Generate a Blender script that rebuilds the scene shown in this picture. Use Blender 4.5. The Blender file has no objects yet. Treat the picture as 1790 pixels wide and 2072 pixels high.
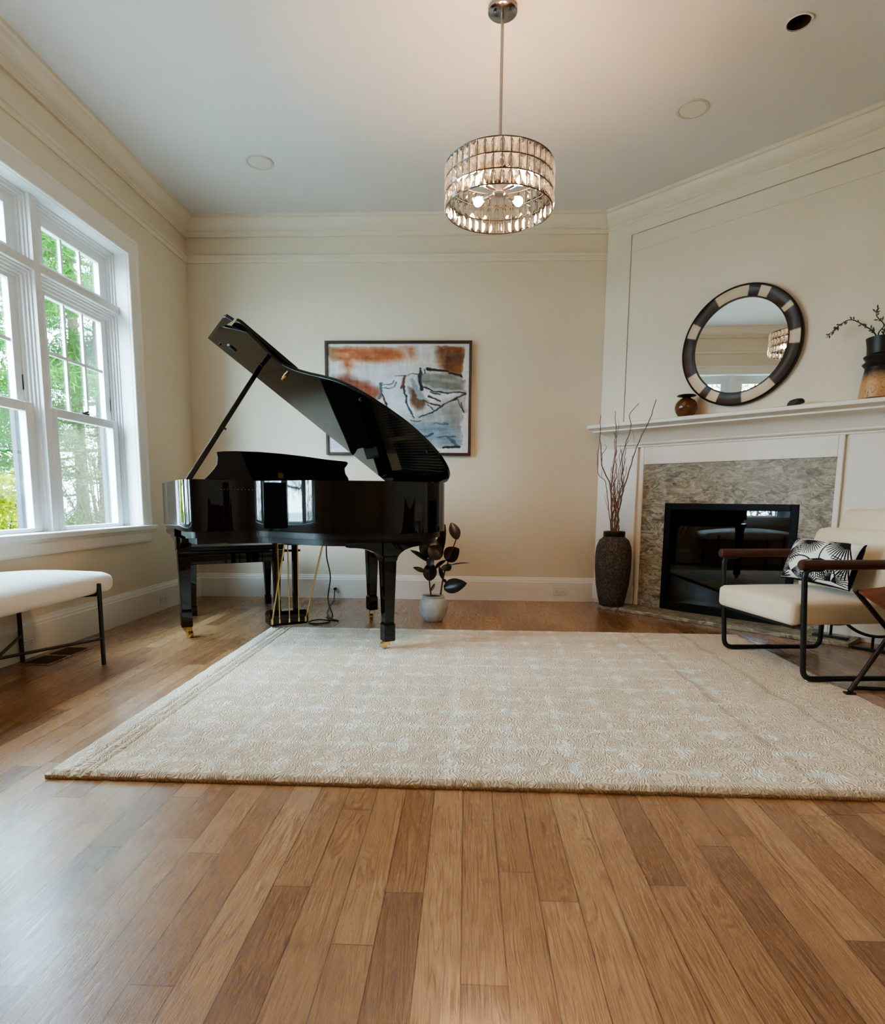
import bpy, bmesh, math, random
import numpy as np
from mathutils import Vector, Matrix, noise
random.seed(7); np.random.seed(7)
SC = bpy.context.scene; COL = SC.collection
V3 = lambda *a: Vector(a)
PI = math.pi

# ------------------------------------------------------------------ helpers
ORG = {}
def tag(o, label=None, cat=None, group=None, kind=None):
    if label: o['label'] = label
    if cat: o['category'] = cat
    if group: o['group'] = group
    if kind: o['kind'] = kind
    return o
def thing(name, loc, label, cat, group=None, kind=None):
    o = bpy.data.objects.new(name, None); COL.objects.link(o)
    o.location = loc; o.empty_display_size = .05
    ORG[o.name] = Vector(loc)
    return tag(o, label, cat, group, kind)

class MB:
    """collects world-space geometry; build() links it as one mesh object"""
    def __init__(s): s.v = []; s.f = []; s.m = []; s.mi = 0
    def add(s, vs, fs, mi=None):
        b = len(s.v); s.v += [tuple(p) for p in vs]
        s.f += [tuple(i + b for i in f) for f in fs]; s.m += [s.mi if mi is None else mi] * len(fs)
        return s
    def box(s, a, b, mi=None):
        x0, y0, z0 = (min(a[i], b[i]) for i in range(3)); x1, y1, z1 = (max(a[i], b[i]) for i in range(3))
        vs = [(x0,y0,z0),(x1,y0,z0),(x1,y1,z0),(x0,y1,z0),(x0,y0,z1),(x1,y0,z1),(x1,y1,z1),(x0,y1,z1)]
        return s.add(vs, [(0,3,2,1),(4,5,6,7),(0,1,5,4),(1,2,6,5),(2,3,7,6),(3,0,4,7)], mi)
    def hexa(s, vs, mi=None):
        return s.add(vs, [(0,3,2,1),(4,5,6,7),(0,1,5,4),(1,2,6,5),(2,3,7,6),(3,0,4,7)], mi)
    def fbox(s, fn, a, b, mi=None):
        """box in a mapped frame fn(p,q,z)"""
        a, b = [min(x, y) for x, y in zip(a, b)], [max(x, y) for x, y in zip(a, b)]
        c = [(a[0],a[1],a[2]),(b[0],a[1],a[2]),(b[0],b[1],a[2]),(a[0],b[1],a[2]),(a[0],a[1],b[2]),(b[0],a[1],b[2]),(b[0],b[1],b[2]),(a[0],b[1],b[2])]
        return s.hexa([fn(*p) for p in c], mi)
    def prism(s, base, top, mi=None):
        n = len(base); vs = list(base) + list(top)
        fs = [tuple(range(n))[::-1], tuple(range(n, 2*n))] + [(i, (i+1) % n, n + (i+1) % n, n + i) for i in range(n)]
        return s.add(vs, fs, mi)
    def tube(s, pts, r, seg=10, mi=None, closed=False, cap=True):
        pts = [Vector(p) for p in pts]; n = len(pts); rings = []
        rr = r if isinstance(r, (list, tuple)) else [r] * n
        prev = None
        for i, p in enumerate(pts):
            if closed: d = (pts[(i+1) % n] - pts[i-1])
            else: d = pts[min(i+1, n-1)] - pts[max(i-1, 0)]
            d.normalize()
            if prev is None:
                a = V3(0,0,1) if abs(d.z) < .9 else V3(1,0,0)
                x = d.cross(a).normalized()
            else:
                x = (prev - d * prev.dot(d)).normalized()
            prev = x; y = d.cross(x)
            rings.append([p + x * math.cos(2*PI*k/seg) * rr[i] + y * math.sin(2*PI*k/seg) * rr[i] for k in range(seg)])
        vs = [q for ring in rings for q in ring]; fs = []
        m = n if closed else n - 1
        for i in range(m):
            j = (i + 1) % n
            for k in range(seg):
                fs.append((i*seg+k, i*seg+(k+1) % seg, j*seg+(k+1) % seg, j*seg+k))
        if cap and not closed:
            fs.append(tuple(range(seg))[::-1]); fs.append(tuple((n-1)*seg + k for k in range(seg)))
        return s.add(vs, fs, mi)
    def lathe(s, prof, c, seg=40, mi=None, axis=None, cap=True):
        """prof: (radius, height)"""
        c = Vector(c); vs = []; fs = []; n = len(prof)
        if axis is None: ax, ay, az = V3(1,0,0), V3(0,1,0), V3(0,0,1)
        else: ax, ay, az = axis
        for r, z in prof:
            for k in range(seg):
                t = 2*PI*k/seg; vs.append(c + ax*(r*math.cos(t)) + ay*(r*math.sin(t)) + az*z)
        for i in range(n-1):
            for k in range(seg):
                fs.append((i*seg+k, i*seg+(k+1) % seg, (i+1)*seg+(k+1) % seg, (i+1)*seg+k))
        if cap:
            fs.append(tuple(range(seg))[::-1]); fs.append(tuple((n-1)*seg+k for k in range(seg)))
        return s.add(vs, fs, mi)
    def build(s, name, mats, parent=None, smooth=False, bevel=0, bseg=2, subsurf=0, loc=None, flip=False):
        me = bpy.data.meshes.new(name)
        org = Vector((0,0,0))
        if parent is not None: org = ORG[parent.name]
        elif loc is not None: org = Vector(loc)
        me.from_pydata([tuple(Vector(p) - org) for p in s.v], [], s.f)
        for m in (mats if isinstance(mats, (list, tuple)) else [mats]): me.materials.append(m)
        me.polygons.foreach_set('material_index', s.m)
        bm = bmesh.new(); bm.from_mesh(me); bmesh.ops.recalc_face_normals(bm, faces=bm.faces); bm.to_mesh(me); bm.free()
        o = bpy.data.objects.new(name, me); COL.objects.link(o)
        if parent is not None: o.parent = parent
        elif loc is not None: o.location = loc
        ORG[o.name] = org
        if smooth:
            me.polygons.foreach_set('use_smooth', [True] * len(me.polygons))
        if bevel:
            b = o.modifiers.new('bevel', 'BEVEL'); b.width = bevel; b.segments = bseg; b.limit_method = 'ANGLE'; b.angle_limit = math.radians(40)
            me.polygons.foreach_set('use_smooth', [True] * len(me.polygons))
            w = o.modifiers.new('wn', 'WEIGHTED_NORMAL'); w.keep_sharp = False
        if subsurf:
            b = o.modifiers.new('sub', 'SUBSURF'); b.levels = subsurf; b.render_levels = subsurf
        if smooth and not bevel and not subsurf:
            me.set_sharp_from_angle(angle=math.radians(42))
        return o

def catmull(pts, n=8, closed=False):
    P = [Vector(p) for p in pts]; out = []; N = len(P)
    rng = range(N if closed else N-1)
    for i in rng:
        p0 = P[i-1] if (closed or i > 0) else P[0]*2 - P[1]
        p1 = P[i]; p2 = P[(i+1) % N]
        p3 = P[(i+2) % N] if (closed or i + 2 < N) else P[-1]*2 - P[-2]
        for k in range(n):
            t = k / n
            out.append(.5*((2*p1) + (p2-p0)*t + (2*p0-5*p1+4*p2-p3)*t*t + (3*p1-p0-3*p2+p3)*t**3))
    if not closed: out.append(P[-1])
    return out
def fillet(pts, r, n=6):
    P = [Vector(p) for p in pts]; out = [P[0]]
    for i in range(1, len(P)-1):
        a = (P[i-1]-P[i]); b = (P[i+1]-P[i]); rr = min(r, a.length*.48, b.length*.48)
        s = P[i] + a.normalized()*rr; e = P[i] + b.normalized()*rr
        for k in range(n+1):
            t = k/n; out.append(s*(1-t)**2 + P[i]*2*t*(1-t) + e*t*t)
    out.append(P[-1]); return out

# ------------------------------------------------------------------ materials
def newmat(name):
    m = bpy.data.materials.new(name); m.use_nodes = True
    nt = m.node_tree; return m, nt, nt.nodes, nt.links, nt.nodes['Principled BSDF']
def srgb(r, g, b):
    f = lambda c: (c/255/12.92) if c/255 <= .04045 else ((c/255+.055)/1.055)**2.4
    return (f(r), f(g), f(b), 1)
def simple(name, col, rough=.5, metal=0, spec=.5, coat=0, bump=0, bscale=200, var=0, vscale=6, trans=0, emit=None, estr=0, sheen=0):
    m, nt, N, L, P = newmat(name)
    P.inputs['Base Color'].default_value = col; P.inputs['Roughness'].default_value = rough
    P.inputs['Metallic'].default_value = metal; P.inputs['Specular IOR Level'].default_value = spec
    P.inputs['Coat Weight'].default_value = coat; P.inputs['Coat Roughness'].default_value = .03
    P.inputs['Sheen Weight'].default_value = sheen
    tc = N.new('ShaderNodeTexCoord')
    if var:
        n = N.new('ShaderNodeTexNoise'); n.inputs['Scale'].default_value = vscale; n.inputs['Detail'].default_value = 4
        L.new(tc.outputs['Object'], n.inputs['Vector'])
        mx = N.new('ShaderNodeMix'); mx.data_type = 'RGBA'
        mx.inputs[6].default_value = tuple(c*(1-var) for c in col[:3]) + (1,)
        mx.inputs[7].default_value = tuple(min(1, c*(1+var)) for c in col[:3]) + (1,)
        L.new(n.outputs['Fac'], mx.inputs[0]); L.new(mx.outputs[2], P.inputs['Base Color'])
    if bump:
        n = N.new('ShaderNodeTexNoise'); n.inputs['Scale'].default_value = bscale; n.inputs['Detail'].default_value = 3
        L.new(tc.outputs['Object'], n.inputs['Vector'])
        b = N.new('ShaderNodeBump'); b.inputs['Strength'].default_value = bump; b.inputs['Distance'].default_value = .004
        L.new(n.outputs['Fac'], b.inputs['Height']); L.new(b.outputs['Normal'], P.inputs['Normal'])
    if emit:
        P.inputs['Emission Color'].default_value = emit; P.inputs['Emission Strength'].default_value = estr
    return m
def ramp(N, stops, interp='LINEAR'):
    r = N.new('ShaderNodeValToRGB'); e = r.color_ramp.elements; r.color_ramp.interpolation = interp
    e[0].position, e[0].color = stops[0]; e[1].position, e[1].color = stops[1]
    for p, c in stops[2:]:
        x = e.new(p); x.color = c
    return r

M = {}
M['wall'] = simple('cream_paint', srgb(222,210,189), .75, bump=.05, bscale=350, var=.015, vscale=2)
M['ceil'] = simple('ceiling_paint', srgb(224,222,218), .85, bump=.05, bscale=300, var=.01, vscale=2)
M['trim'] = simple('trim_paint', srgb(236,232,224), .45, bump=.02, bscale=200)
M['mantel'] = simple('mantel_paint', srgb(236,231,221), .42, bump=.02, bscale=200)
M['crown'] = simple('crown_paint', srgb(226,215,196), .5, bump=.02, bscale=200)
M['sash'] = simple('sash_vinyl', srgb(232,234,234), .4, bump=.01)
M['ebony'] = simple('ebony_polish', (.0022,.0021,.0022,1), .03, spec=.5)
M['ebony_dull'] = simple('ebony_underside', (.006,.006,.006,1), .35)
M['brass'] = simple('brass', (.75,.55,.24,1), .22, metal=1, var=.08, vscale=30)
M['bronze'] = simple('bronze_plate', (.42,.26,.10,1), .35, metal=.8, var=.1)
M['string'] = simple('steel_string', (.55,.5,.45,1), .3, metal=1)
M['spruce'] = simple('spruce_board', (.30,.15,.06,1), .4, var=.15, vscale=12)
M['blackmetal'] = simple('black_steel', (.012,.012,.013,1), .38, spec=.5, bump=.02)
M['ivory'] = simple('key_white', (.8,.78,.72,1), .2)
M['chrome'] = simple('polished_chrome', (.35,.34,.34,1), .15, metal=1)
M['nickel'] = simple('brushed_nickel', (.42,.39,.36,1), .32, metal=1)
M['wire'] = simple('dark_nickel', (.10,.09,.085,1), .35, metal=1)
M['ring'] = simple('shaded_lamp_ring', srgb(196,190,182), .5)  # greyed so the ring's shading is part of its colour
M['plastic'] = simple('white_plastic', srgb(228,224,216), .35)
M['darkslot'] = simple('dark_slot', (.02,.02,.02,1), .6)
M['grate'] = simple('register_bronze', srgb(62,38,26), .5, var=.2, vscale=60)
M['soil'] = simple('potting_soil', (.018,.012,.008,1), .95, bump=1, bscale=120)
M['twig'] = simple('curly_willow', srgb(134,98,82), .7, var=.3, vscale=40)
M['twigtip'] = simple('branch_bark', srgb(58,48,34), .7, var=.3, vscale=40)
M['bud'] = simple('leaf_bud', srgb(84,84,52), .6, var=.25, vscale=80)
M['stem'] = simple('plant_stem', srgb(64,52,36), .6, var=.2, vscale=40)
M['boucle'] = simple('white_boucle', srgb(232,228,220), .95, bump=1.0, bscale=260, sheen=.3, var=.05, vscale=200)
M['cream'] = simple('cream_linen', srgb(218,201,174), .9, bump=.25, bscale=600, sheen=.3, var=.04, vscale=150)
M['armwood'] = simple('arm_leather', srgb(72,34,22), .45, var=.25, vscale=25, bump=.15, bscale=200)
M['tan'] = simple('tan_leather', srgb(112,58,30), .42, var=.18, vscale=12, bump=.2, bscale=180)
M['stone'] = simple('dark_stone', (.02,.019,.018,1), .4, var=.3, vscale=60, bump=.4, bscale=60)
M['pottery'] = simple('brown_glaze', srgb(96,52,20), .18, coat=.5, var=.3, vscale=14)
M['pottery_d'] = simple('dark_glaze', srgb(30,22,18), .3, var=.2)
M['firebox'] = simple('firebox_black', (.004,.004,.004,1), .5)
M['steelframe'] = simple('firebox_frame', (.003,.003,.003,1), .5, spec=.2)
M['artframe'] = simple('walnut_frame', srgb(56,32,26), .4, var=.2, vscale=50)
M['rim_dark'] = simple('mirror_edge', srgb(34,24,22), .4)
M['mirror'] = simple('mirror_silver', (.9,.92,.92,1), .0, metal=1)
M['bulb'] = simple('warm_bulb', (1,.8,.5,1), .3, emit=(1,.74,.46,1), estr=160)
M['ground'] = simple('bounce_ground', srgb(170,176,166), .95, spec=0, var=.1, vscale=3)  # ground colour lightened to bounce sky light up onto the ceiling
M['bark'] = simple('pine_bark', srgb(58,48,40), .95, spec=0, var=.4, vscale=14, bump=.6, bscale=40)
M['screen'] = simple('dark_screen_track', srgb(34,36,44), .5)
M['canlight'] = simple('lamp_can', srgb(92,76,56), .35, metal=.6)
M['lens'] = simple('lamp_lens', srgb(222,216,205), .5)

def leafmat(name, c0, c1, rough=.6, trans=.35):
    m, nt, N, L, P = newmat(name)
    g = N.new('ShaderNodeNewGeometry')
    r = ramp(N, [(0, c0), (1, c1)]); L.new(g.outputs['Random Per Island'], r.inputs[0])
    L.new(r.outputs[0], P.inputs['Base Color']); P.inputs['Roughness'].default_value = rough
    if trans: P.inputs['Specular IOR Level'].default_value = 0.0
    if trans:
        t = N.new('ShaderNodeBsdfTranslucent'); L.new(r.outputs[0], t.inputs['Color'])
        mx = N.new('ShaderNodeMixShader'); mx.inputs[0].default_value = trans
        L.new(P.outputs[0], mx.inputs[1]); L.new(t.outputs[0], mx.inputs[2])
        L.new(mx.outputs[0], N['Material Output'].inputs['Surface'])
    return m
M['rubber'] = leafmat('rubber_leaf', srgb(22,22,16), srgb(46,32,24), .3, 0)
M['pine1'] = leafmat('pine_needles', srgb(8,32,8), srgb(48,92,30), .7, .4)
M['pine2'] = leafmat('pine_needles_blue', srgb(12,36,24), srgb(46,88,58), .7, .4)
M['bare'] = leafmat('bare_brush', srgb(44,46,34), srgb(82,86,62), .8, .3)
M['gold'] = leafmat('golden_shrub_leaf', srgb(50,70,2), srgb(136,130,6), .6, .4)
M['red'] = leafmat('autumn_leaf', srgb(78,40,34), srgb(132,98,80), .7, .4)

def vcolmat(name, rough=.7, bump=.1, bscale=300, spec=.3):
    m, nt, N, L, P = newmat(name)
    a = N.new('ShaderNodeVertexColor'); a.layer_name = 'Col'
    L.new(a.outputs['Color'], P.inputs['Base Color']); P.inputs['Roughness'].default_value = rough
    P.inputs['Specular IOR Level'].default_value = spec
    tc = N.new('ShaderNodeTexCoord'); n = N.new('ShaderNodeTexNoise'); n.inputs['Scale'].default_value = bscale
    L.new(tc.outputs['Object'], n.inputs['Vector'])
    b = N.new('ShaderNodeBump'); b.inputs['Strength'].default_value = bump; b.inputs['Distance'].default_value = .003
    L.new(n.outputs['Fac'], b.inputs['Height']); L.new(b.outputs['Normal'], P.inputs['Normal'])
    return m
M['paint'] = vcolmat('canvas_paint', .6)
M['fanprint'] = vcolmat('fan_print_cotton', .9, .3, 700)
M['inlay'] = vcolmat('horn_inlay', .35, .03, 60)

def floor_mat():
    m, nt, N, L, P = newmat('oak_planks')
    tc = N.new('ShaderNodeTexCoord'); sp = N.new('ShaderNodeSeparateXYZ'); L.new(tc.outputs['Object'], sp.inputs[0])
    def math_(op, a, b=None, c=None):
        n = N.new('ShaderNodeMath'); n.operation = op
        for i, x in enumerate((a, b, c)):
            if x is None: continue
            if isinstance(x, (int, float)): n.inputs[i].default_value = x
            else: L.new(x, n.inputs[i])
        return n.outputs[0]
    W_ = .0826
    xs = math_('DIVIDE', sp.outputs[0], W_); row = math_('FLOOR', xs)
    wn = N.new('ShaderNodeTexWhiteNoise'); wn.noise_dimensions = '1D'; L.new(row, wn.inputs['W'])
    wn2 = N.new('ShaderNodeTexWhiteNoise'); wn2.noise_dimensions = '1D'; L.new(math_('ADD', row, 91.3), wn2.inputs['W'])
    ln = math_('ADD', math_('MULTIPLY', wn2.outputs['Value'], .7), .55)
    ys = math_('DIVIDE', math_('ADD', sp.outputs[1], math_('MULTIPLY', wn.outputs['Value'], 7.0)), ln)
    col = math_('FLOOR', ys)
    cv = N.new('ShaderNodeCombineXYZ'); L.new(row, cv.inputs[0]); L.new(col, cv.inputs[1])
    pn = N.new('ShaderNodeTexWhiteNoise'); pn.noise_dimensions = '2D'; L.new(cv.outputs[0], pn.inputs['Vector'])
    # grain coordinates: stretched along the plank, shifted per plank
    gv = N.new('ShaderNodeCombineXYZ')
    L.new(math_('ADD', math_('MULTIPLY', sp.outputs[0], 30), math_('MULTIPLY', pn.outputs['Value'], 53)), gv.inputs[0])
    L.new(math_('ADD', math_('MULTIPLY', sp.outputs[1], 1.5), math_('MULTIPLY', pn.outputs['Value'], 31)), gv.inputs[1])
    n1 = N.new('ShaderNodeTexNoise'); n1.inputs['Scale'].default_value = 1; n1.inputs['Detail'].default_value = 2
    n1.inputs['Distortion'].default_value = .6; L.new(gv.outputs[0], n1.inputs['Vector'])
    # cathedral rings from the noise field
    rings = math_('FRACT', math_('MULTIPLY', n1.outputs['Fac'], 15))
    rings = math_('POWER', math_('ABSOLUTE', math_('SUBTRACT', math_('MULTIPLY', rings, 2), 1)), 2.0)
    gv2 = N.new('ShaderNodeCombineXYZ')
    L.new(math_('MULTIPLY', sp.outputs[0], 640), gv2.inputs[0]); L.new(math_('MULTIPLY', sp.outputs[1], 9), gv2.inputs[1])
    n2 = N.new('ShaderNodeTexNoise'); n2.inputs['Scale'].default_value = 1; n2.inputs['Detail'].default_value = 3
    L.new(gv2.outputs[0], n2.inputs['Vector'])
    r = ramp(N, [(0, srgb(140,100,66)), (1, srgb(192,150,108)), (.3, srgb(162,118,80)), (.65, srgb(177,134,94))])
    L.new(pn.outputs['Value'], r.inputs[0])
    def mixc(fac, a, colr, mode='MULTIPLY'):
        x = N.new('ShaderNodeMix'); x.data_type = 'RGBA'; x.blend_type = mode
        if isinstance(fac, (int, float)): x.inputs[0].default_value = fac
        else: L.new(fac, x.inputs[0])
        L.new(a, x.inputs[6]); x.inputs[7].default_value = colr; return x.outputs[2]
    c = mixc(math_('MULTIPLY', rings, .66), r.outputs[0], srgb(168,126,90))
    mrp = N.new('ShaderNodeMapRange'); mrp.inputs[1].default_value = .52; mrp.inputs[2].default_value = .36; L.new(n2.outputs['Fac'], mrp.inputs[0])
    pores = math_('MULTIPLY', mrp.outputs[0], .5)
    c = mixc(pores, c, srgb(150,105,70))
    # joints
    fx = math_('FRACT', xs); ex = math_('MULTIPLY', math_('MINIMUM', fx, math_('SUBTRACT', 1, fx)), W_)
    fy = math_('FRACT', ys); ey = math_('MULTIPLY', math_('MINIMUM', fy, math_('SUBTRACT', 1, fy)), ln)
    joint = math_('LESS_THAN', math_('MINIMUM', ex, ey), .0012)
    c = mixc(math_('MULTIPLY', joint, .7), c, srgb(100,62,36))
    L.new(c, P.inputs['Base Color'])
    L.new(math_('ADD', math_('MULTIPLY', rings, .10), .25), P.inputs['Roughness'])
    P.inputs['Specular IOR Level'].default_value = .65; P.inputs['Coat Weight'].default_value = .35; P.inputs['Coat Roughness'].default_value = .16
    h = math_('SUBTRACT', math_('MULTIPLY', rings, -.4), math_('ADD', math_('MULTIPLY', joint, 1.0), math_('MULTIPLY', pores, .8)))
    b = N.new('ShaderNodeBump'); b.inputs['Strength'].default_value = .2; b.inputs['Distance'].default_value = .001
    L.new(h, b.inputs['Height']); L.new(b.outputs['Normal'], P.inputs['Normal'])
    return m
M['floor'] = floor_mat()

def marble_mat():
    m, nt, N, L, P = newmat('veined_stone')
    tc = N.new('ShaderNodeTexCoord'); mp = N.new('ShaderNodeMapping')
    mp.inputs['Scale'].default_value = (2.2, 2.2, 5.0); mp.inputs['Rotation'].default_value = (.25, .1, 0)
    L.new(tc.outputs['Object'], mp.inputs[0])
    w = N.new('ShaderNodeTexNoise'); w.inputs['Scale'].default_value = 1.4; w.inputs['Detail'].default_value = 5
    L.new(mp.outputs[0], w.inputs['Vector'])
    va = N.new('ShaderNodeVectorMath'); va.operation = 'MULTIPLY_ADD'
    L.new(w.outputs['Color'], va.inputs[0]); va.inputs[1].default_value = (1.6,1.6,2.2); L.new(mp.outputs[0], va.inputs[2])
    n = N.new('ShaderNodeTexNoise'); n.inputs['Scale'].default_value = 4.6; n.inputs['Detail'].default_value = 10; n.inputs['Roughness'].default_value = .68
    n.inputs['Distortion'].default_value = 1.1
    L.new(va.outputs[0], n.inputs['Vector'])
    r = ramp(N, [(.30, srgb(70,62,46)), (.72, srgb(206,196,178)), (.42, srgb(112,102,82)), (.51, srgb(150,140,118)), (.6, srgb(178,168,148))])
    L.new(n.outputs['Fac'], r.inputs[0]); L.new(r.outputs[0], P.inputs['Base Color'])
    P.inputs['Roughness'].default_value = .4
    return m
M['marble'] = marble_mat()

def vase_mat():
    m, nt, N, L, P = newmat('carved_clay')
    tc = N.new('ShaderNodeTexCoord')
    v = N.new('ShaderNodeTexVoronoi'); v.inputs['Scale'].default_value = 70; L.new(tc.outputs['Object'], v.inputs['Vector'])
    n = N.new('ShaderNodeTexNoise'); n.inputs['Scale'].default_value = 55; n.inputs['Detail'].default_value = 5; L.new(tc.outputs['Object'], n.inputs['Vector'])
    ad = N.new('ShaderNodeMath'); ad.operation = 'MULTIPLY'; L.new(v.outputs['Distance'], ad.inputs[0]); L.new(n.outputs['Fac'], ad.inputs[1])
    r = ramp(N, [(0.05, srgb(30,26,26)), (.4, srgb(94,84,76))]); L.new(ad.outputs[0], r.inputs[0]); L.new(r.outputs[0], P.inputs['Base Color'])
    P.inputs['Roughness'].default_value = .7
    b = N.new('ShaderNodeBump'); b.inputs['Strength'].default_value = 1; b.inputs['Distance'].default_value = .006
    L.new(ad.outputs[0], b.inputs['Height']); L.new(b.outputs['Normal'], P.inputs['Normal'])
    return m
M['clay'] = vase_mat()

def woodvase_mat():
    m, nt, N, L, P = newmat('charred_wood')
    tc = N.new('ShaderNodeTexCoord'); sp = N.new('ShaderNodeSeparateXYZ'); L.new(tc.outputs['Object'], sp.inputs[0])
    n = N.new('ShaderNodeTexNoise'); n.inputs['Scale'].default_value = 9; n.inputs['Detail'].default_value = 2; n.inputs['Distortion'].default_value = 1
    L.new(tc.outputs['Object'], n.inputs['Vector'])
    mu = N.new('ShaderNodeMath'); mu.operation = 'MULTIPLY'; mu.inputs[1].default_value = 7; L.new(n.outputs['Fac'], mu.inputs[0])
    fr = N.new('ShaderNodeMath'); fr.operation = 'FRACT'; L.new(mu.outputs[0], fr.inputs[0])
    r = ramp(N, [(0, srgb(196,150,104)), (1, srgb(168,116,72)), (.9, srgb(190,142,96)), (.97, srgb(96,56,30))]); L.new(fr.outputs[0], r.inputs[0])
    ad = N.new('ShaderNodeMath'); ad.operation = 'MULTIPLY_ADD'; ad.inputs[1].default_value = .04; L.new(n.outputs['Fac'], ad.inputs[0]); L.new(sp.outputs[2], ad.inputs[2])
    mr = N.new('ShaderNodeMapRange'); mr.inputs[1].default_value = .10; mr.inputs[2].default_value = .17; L.new(ad.outputs[0], mr.inputs[0])
    x = N.new('ShaderNodeMix'); x.data_type = 'RGBA'; L.new(mr.outputs[0], x.inputs[0]); L.new(r.outputs[0], x.inputs[6]); x.inputs[7].default_value = srgb(24,18,16)
    L.new(x.outputs[2], P.inputs['Base Color']); P.inputs['Roughness'].default_value = .45
    return m
M['charwood'] = woodvase_mat()

def pot_mat():
    m, nt, N, L, P = newmat('grey_glazed_pot')
    tc = N.new('ShaderNodeTexCoord'); n = N.new('ShaderNodeTexNoise'); n.inputs['Scale'].default_value = 14; n.inputs['Detail'].default_value = 5
    L.new(tc.outputs['Object'], n.inputs['Vector'])
    r = ramp(N, [(.3, srgb(168,172,168)), (.7, srgb(208,208,202))]); L.new(n.outputs['Fac'], r.inputs[0]); L.new(r.outputs[0], P.inputs['Base Color'])
    P.inputs['Roughness'].default_value = .55; return m
M['pot'] = pot_mat()

def glass_mat(name, tint, refl=.12, rough=0.0):
    m, nt, N, L, P = newmat(name)
    t = N.new('ShaderNodeBsdfTransparent'); t.inputs['Color'].default_value = tint
    g = N.new('ShaderNodeBsdfGlossy'); g.inputs['Roughness'].default_value = rough; g.inputs['Color'].default_value = (1,1,1,1)
    f = N.new('ShaderNodeFresnel'); f.inputs['IOR'].default_value = 1.5
    mx = N.new('ShaderNodeMixShader'); mu = N.new('ShaderNodeMath'); mu.operation = 'MULTIPLY'; mu.inputs[1].default_value = refl
    L.new(f.outputs[0], mu.inputs[0]); L.new(mu.outputs[0], mx.inputs[0])
    L.new(t.outputs[0], mx.inputs[1]); L.new(g.outputs[0], mx.inputs[2])
    L.new(mx.outputs[0], N['Material Output'].inputs['Surface']); N.remove(P); return m
M['pane'] = glass_mat('window_pane', (.97,.985,.985,1), .3)
M['fireglass'] = glass_mat('fire_glass', (.25,.22,.22,1), 1.6, .02)
def crystal_mat():
    m, nt, N, L, P = newmat('cut_crystal')
    t = N.new('ShaderNodeBsdfTransparent'); t.inputs['Color'].default_value = (.98,.97,.95,1)
    g = N.new('ShaderNodeBsdfGlossy'); g.inputs['Roughness'].default_value = .06; g.inputs['Color'].default_value = (1,.95,.88,1)
    rf = N.new('ShaderNodeBsdfRefraction'); rf.inputs['IOR'].default_value = 1.45; rf.inputs['Roughness'].default_value = .04; rf.inputs['Color'].default_value = (1,.99,.97,1)
    lw = N.new('ShaderNodeLayerWeight'); lw.inputs['Blend'].default_value = .5
    tl = N.new('ShaderNodeBsdfTranslucent'); tl.inputs['Color'].default_value = (1,.97,.92,1)
    m1 = N.new('ShaderNodeMixShader'); m1.inputs[0].default_value = .35
    L.new(t.outputs[0], m1.inputs[1]); L.new(rf.outputs[0], m1.inputs[2])
    m0 = N.new('ShaderNodeMixShader'); m0.inputs[0].default_value = .10
    L.new(m1.outputs[0], m0.inputs[1]); L.new(tl.outputs[0], m0.inputs[2])
    m2 = N.new('ShaderNodeMixShader'); L.new(lw.outputs['Fresnel'], m2.inputs[0]); L.new(m0.outputs[0], m2.inputs[1]); L.new(g.outputs[0], m2.inputs[2])
    L.new(m2.outputs[0], N['Material Output'].inputs['Surface']); N.remove(P); return m
M['crystal'] = crystal_mat()

def rug_mat():
    m, nt, N, L, P = newmat('wool_pile')
    a = N.new('ShaderNodeVertexColor'); a.layer_name = 'Col'
    tc = N.new('ShaderNodeTexCoord')
    w = N.new('ShaderNodeTexNoise'); w.inputs['Scale'].default_value = 14; w.inputs['Detail'].default_value = 2
    L.new(tc.outputs['Object'], w.inputs['Vector'])
    va = N.new('ShaderNodeVectorMath'); va.operation = 'MULTIPLY_ADD'; va.inputs[1].default_value = (.11,.11,.0)
    L.new(w.outputs['Color'], va.inputs[0]); L.new(tc.outputs['Object'], va.inputs[2])
    wv = N.new('ShaderNodeTexWave'); wv.wave_type = 'BANDS'; wv.bands_direction = 'X'
    wv.inputs['Scale'].default_value = 32; wv.inputs['Distortion'].default_value = 5; wv.inputs['Detail'].default_value = 2; wv.inputs['Detail Scale'].default_value = 1.6
    L.new(va.outputs[0], wv.inputs['Vector'])
    vo = N.new('ShaderNodeTexNoise'); vo.inputs['Scale'].default_value = 95; vo.inputs['Detail'].default_value = 2
    L.new(tc.outputs['Object'], vo.inputs['Vector'])
    h = N.new('ShaderNodeMath'); h.operation = 'MULTIPLY_ADD'; h.inputs[1].default_value = .55; L.new(wv.outputs['Fac'], h.inputs[0]); L.new(vo.outputs['Fac'], h.inputs[2])
    r = ramp(N, [(.42, (.70,.63,.54,1)), (.80, (1,1,1,1))]); L.new(h.outputs[0], r.inputs[0])
    x = N.new('ShaderNodeMix'); x.data_type = 'RGBA'; x.blend_type = 'MULTIPLY'; x.inputs[0].default_value = .78
    L.new(a.outputs['Color'], x.inputs[6]); L.new(r.outputs[0], x.inputs[7]); L.new(x.outputs[2], P.inputs['Base Color'])
    P.inputs['Roughness'].default_value = .95; P.inputs['Sheen Weight'].default_value = .25
    b = N.new('ShaderNodeBump'); b.inputs['Strength'].default_value = .9; b.inputs['Distance'].default_value = .007
    L.new(h.outputs[0], b.inputs['Height']); L.new(b.outputs['Normal'], P.inputs['Normal'])
    return m
M['rug'] = rug_mat()

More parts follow.
